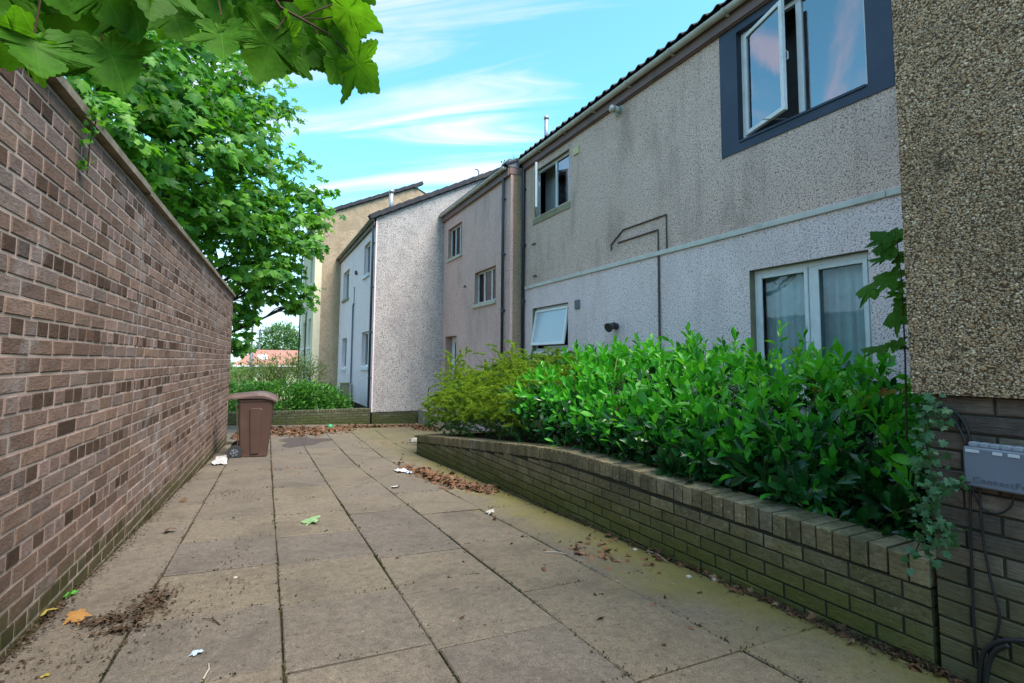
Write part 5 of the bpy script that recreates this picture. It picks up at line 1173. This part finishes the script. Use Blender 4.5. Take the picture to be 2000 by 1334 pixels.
for (px_, py_, sz, lb) in ((1345, 1128, .03, 'small pale chip of stone against the planter wall'), (1395, 1133, .035, 'white square chip lying below the planter wall'), (460, 1129, .018, 'small white pebble on the left paving'), (1240, 1075, .03, 'pale pebble in the gutter of the planter wall')):
    g_ = atG(px_, py_); mb = MB(); mb.cbox(g_[0]-sz*.5, g_[0]+sz*.5, g_[1]-sz*.35, g_[1]+sz*.35, g_[2]-.003, g_[2]+sz*.4, sz*.12); tag(mb.build('pebble', M['stone']), lb, 'stone')
# weed
g_ = atG(128, 1166); we = thing('wall_weed', tuple(g_), 'bright green weed sprouting at the foot of the tall wall', 'weed'); n = 12
scatter('leaf', SM, np.tile(g_, (n, 1)) + rng.normal(size=(n, 3))*[.008, .012, .002], unit(rng.normal(size=(n, 3))*[1, 1, .3] + [.4, 0, .55]), unit(rng.normal(size=(n, 3))*.4+[0, 0, 1]), rng.uniform(.03, .05, n), M['brightleaf'], we, n, 'leaf', np.ones(n))
# green plastic ball, papers
g_ = atG(645, 838); mb = MB()
rings = [[(g_[0]+.062*math.sin(a_)*math.cos(b_)*(1+.06*math.sin(3*b_)), g_[1]+.062*math.sin(a_)*math.sin(b_), g_[2]+.06+.062*math.cos(a_)) for b_ in np.linspace(0, 2*math.pi, 14, endpoint=False)] for a_ in np.linspace(.15, 3.0, 9)]
lp_ = loft(rings); tag(lp_.build('plastic_ball', M['green_plastic'], None, True), 'dented green plastic ball in the dead leaves by the garden wall', 'ball')
def crumple(name, label, cat, px_, py_, w_, d_, mat, n=7):
    g_ = atG(px_, py_); mb = MB(); V = []
    for i in range(n):
        for j in range(n):
            x = (i/(n-1)-.5)*w_*(1+.2*rng.normal()*.5); y = (j/(n-1)-.5)*d_; X_, Y_ = g_[0]+x+rng.normal()*w_*.03, g_[1]+y+rng.normal()*d_*.03
            V.append((X_, Y_, float(gz(X_, Y_))+.006+abs(rng.normal())*.014))
    mb.add(V, [(i*n+j, (i+1)*n+j, (i+1)*n+j+1, i*n+j+1) for i in range(n-1) for j in range(n-1)]); return tag(mb.build(name, M[mat]), label, cat)
crumple('crumpled_paper', 'crumpled white paper at the edge of the dead leaf heap by the planter', 'paper', 784, 921, .15, .20, 'paper')
crumple('plastic_wrapper', 'pale blue wrapper next to the crumpled white paper', 'wrapper', 800, 925, .07, .10, 'paper_blue', 5)
crumple('wet_paper', 'flattened grey white paper strip along the foot of the tall wall by the bin', 'paper', 432, 900, .16, .9, 'paper', 9)
crumple('paper_scrap', 'small white scrap on the grey paving right of the middle joint', 'paper', 772, 953, .08, .06, 'paper', 5)
def litter(name, label, pts, n, sp_, size, mat, tmpls, flat=.35, h_=.015):
    P = []
    for _ in range(n):
        px_, py_, s1, s2 = pts[rng.integers(len(pts))]; c_ = atG(px_, py_); x = c_[0]+rng.normal()*s1; y = c_[1]+rng.normal()*s2
        P.append((x, y, float(gz(x, y))+.004+rng.random()*h_))
    P = np.array(P); keep_ = (P@NL < .97) & ~((P[:, 0] > PX-.01) & (P[:, 1] < P1)) & (P[:, 1] < GY-.01); P = P[keep_]; n = len(P)
    V, F, b = [], [], 0; which = rng.integers(0, len(tmpls), n); Mx = frame(unit(rng.normal(size=(n, 3))*[1, 1, flat*.6]), unit(rng.normal(size=(n, 3))*flat+[0, 0, 1])); S = rng.uniform(*size, n); VV, FF = [], []
    for t_, (tv, tf) in enumerate(tmpls):
        ids = np.where(which == t_)[0]; tv = np.array(tv); tf = np.array(tf); W = np.einsum('kij,vj->kvi', Mx[ids], tv)*S[ids][:, None, None]+P[ids][:, None, :]
        VV.append(W.reshape(-1, 3)); FF.append((tf[None]+(np.arange(len(ids))*len(tv))[:, None, None]+b).reshape(-1, tf.shape[1])); b += len(ids)*len(tv)
    o = bpy.data.objects.new(name, np_mesh(name, np.concatenate(VV), np.concatenate(FF), M[mat])); C.objects.link(o); return tag(o, label, 'leaf litter', kind='stuff')
DEADT = [syc_leaf(1, c_, 30+i) for i, c_ in enumerate((.5, .8, .3))]; STICK = [oval_leaf(.09, 0, .05, .1, 2)]; CRUMB = [oval_leaf(.35, 0, .2, .2, 2)]
litter('leaf_litter', 'brown dead leaves drifted along the foot of the garden wall', [(545, 845, .30, .5), (590, 845, .35, .45), (640, 840, .3, .35), (560, 840, .35, .4), (700, 835, .5, .12), (800, 833, .5, .12), (830, 838, .15, .4), (460, 850, .3, .5)], 2200, 0, (.035, .07), 'dead', DEADT, .5, .05)
litter('leaf_litter', 'heap of brown dead leaves on the paving beside the planter wall', [(840, 930, .10, .35), (870, 940, .09, .3), (905, 950, .08, .2), (815, 920, .1, .3), (940, 957, .06, .12)], 420, 0, (.03, .055), 'dead', DEADT, .5, .035)
litter('leaf_litter', 'dark plant debris gathered on the left paving joint', [(300, 1180, .045, .07), (280, 1195, .05, .05), (240, 1210, .09, .035), (215, 1215, .07, .03), (305, 1165, .05, .07), (235, 1235, .05, .02)], 900, 0, (.012, .030), 'debris', STICK+CRUMB, .4, .016)
litter('leaf_litter', 'dark crumbs of soil along the foot of the tall wall', [(int(x), int(y), .035, .10) for x, y in zip(np.linspace(5, 435, 26), np.interp(np.linspace(5, 435, 26), [0, 236, 437], [1292, 1062, 878]))], 2600, 0, (.008, .022), 'debris', STICK+CRUMB, .5, .02)
litter('leaf_litter', 'dark crumbs of soil along the foot of the planter wall', [(int(x), int(y), .030, .12) for x, y in zip(np.linspace(860, 1840, 40), np.interp(np.linspace(860, 1840, 40), [815, 1300, 1825], [895, 1088, 1312]))], 3000, 0, (.008, .024), 'debris', STICK+CRUMB, .5, .018)
litter('leaf_litter', 'scattered dark crumbs over the left part of the paving', [(120, 1290, .16, .10), (60, 1310, .12, .06), (200, 1270, .15, .1), (330, 1230, .2, .15), (390, 1180, .2, .2), (470, 968, .2, .15), (420, 965, .15, .06), (440, 1090, .15, .3), (480, 1100, .08, .4), (450, 960, .1, .1)], 900, 0, (.006, .018), 'debris', STICK+CRUMB, .4, .006)
litter('leaf_litter', 'sparse brown leaf bits over the far paving', [(600, 900, .5, 1.2), (700, 870, .6, 1.2), (760, 866, .25, .2), (1000, 1050, .6, .8), (1150, 1060, .12, .06), (1200, 1150, .6, .6)], 130, 0, (.012, .035), 'dead', DEADT, .5, .008)
litter('leaf_litter', 'brown leaf bits strewn in the gutter of the planter wall', [(int(x), int(y), .03, .1) for x, y in zip(np.linspace(1150, 1830, 16), np.interp(np.linspace(1150, 1830, 16), [1300, 1825], [1090, 1314]))], 150, 0, (.015, .045), 'dead', DEADT, .6, .015)
tw_ = [((395, 1330), (408, 1296)), ((1062, 1078), (1105, 1082)), ((1590, 1205), (1650, 1195)), ((430, 1220), (395, 1208)), ((1265, 1075), (1305, 1098))]
for i, (a_, b_) in enumerate(tw_):
    p0, p1 = atG(*a_, .006), atG(*b_, .008); mb = MB(); mb.tube([p0, (p0+p1)/2+np.array([.01, .006, .006]), p1], [.003, .0026, .002], 5)
    tag(mb.build('fallen_twig', M['twig_pale' if i in (0, 1, 4) else 'twig']), ['pale twig on the near paving below the blue scrap', 'pale curved twig on the grey paving right of the middle', 'thin dark twig on the mossy paving in the right foreground', 'dark forked twig on the left paving', 'bent pale twig at the foot of the planter wall'][i], 'twig')
# puddle-dark stain sheet, plank and rubble at the far end of the planter
t = NT('damp_patch'); wet = t.done(t.mix(t.noise(9, 4), (.048, .035, .030), (.075, .056, .047)), .7, None, .25)
mb = MB(); c_ = atG(592, 862); ring = []
for k in range(26):
    a_ = k/26*2*math.pi; r_ = 1+.22*math.sin(3*a_+1)+.15*math.sin(5*a_); x = c_[0]+.42*r_*math.cos(a_)+.1*math.sin(a_); y = c_[1]+.85*r_*math.sin(a_); ring.append((x, y, float(gz(x, y))+.003))
mb.add(ring, [tuple(range(26))]); tag(mb.build('puddle', wet), kind='structure')
p0, p1 = atG(826, 822), atG(868, 843); mb = MB()
mb.add([(2.80, 9.55, -.14), (2.92, 9.62, -.14), (3.55, 9.05, -.06), (3.43, 8.98, -.06), (2.80, 9.55, -.09), (2.92, 9.62, -.09), (3.55, 9.05, -.01), (3.43, 8.98, -.01)], [(0, 3, 2, 1), (4, 5, 6, 7), (0, 1, 5, 4), (1, 2, 6, 5), (2, 3, 7, 6), (3, 0, 4, 7)])
tag(mb.build('wooden_plank', M['wood']), 'old mossy plank leaning at the far end of the planter', 'plank')
for i, (x, y) in enumerate(((2.95, 10.0), (3.15, 9.9), (3.05, 9.75))):
    z = float(gz(x, y)); mb = MB(); mb.cbox(x-.10, x+.10, y-.07, y+.07, z, z+.09, .02); mb.v = [(a_+rng.normal()*.008, b_+rng.normal()*.008, d_+rng.normal()*.006) for a_, b_, d_ in mb.v]
    tag(mb.build('rubble_stone', M['stone']), ['pale rubble stone farthest behind the plank', 'pale rubble stone right behind the plank', 'pale rubble stone nearest the plank'][i], 'stone')
P = []
for ka in 'ABCDE':
    for _ in range(620):
        y = 1.2 + 10.5*rng.random()**1.7; x = lx(ka, y) + rng.normal()*.008
        if P1 > y and x > PX: continue
        if rng.random() < .35 + .65*(math.sin(y*5.3+ord(ka))*.5+.5): P.append((x, y, float(gz(x, y))+.001))
for k in range(-1, 14):
    for (ka, kb, y0, st) in (('A', 'B', 2.24, .64), ('B', 'C', 2.21, .635), ('C', 'D', 2.24, .62), ('D', 'E', 1.58, .925), ('E', 'P', 1.58, .925)):
        y = y0 + k*st
        if y > 7.8 or y < 1: continue
        for _ in range(34):
            t_ = rng.random()
            if math.sin(t_*9+k*3.7+ord(ka)) > -.2: x = lx(ka, y)*(1-t_)+lx(kb, y)*t_; yy_ = y+rng.normal()*.005; P.append((x, yy_, float(gz(x, yy_))+.001))
P = np.array(P); n = len(P); tv, tf = np.array(CRUMB[0][0]), np.array(CRUMB[0][1]); Mx = frame(unit(rng.normal(size=(n, 3))), unit(rng.normal(size=(n, 3))+[0, 0, .6])); S = rng.uniform(.006, .019, n)
W = np.einsum('kij,vj->kvi', Mx, tv)*S[:, None, None]+P[:, None, :]
M['moss'] = m_leaf('joint_moss', [(.05, .055, .016), (.04, .028, .018), (.085, .095, .025), (.03, .022, .014)], .9, 0, .1)
o = bpy.data.objects.new('joint_moss', np_mesh('joint_moss', W.reshape(-1, 3), (tf[None]+(np.arange(n)*len(tv))[:, None, None]).reshape(-1, 4), M['moss'])); C.objects.link(o); tag(o, 'moss and soil crumbs growing in the joints of the paving', 'moss', kind='stuff')
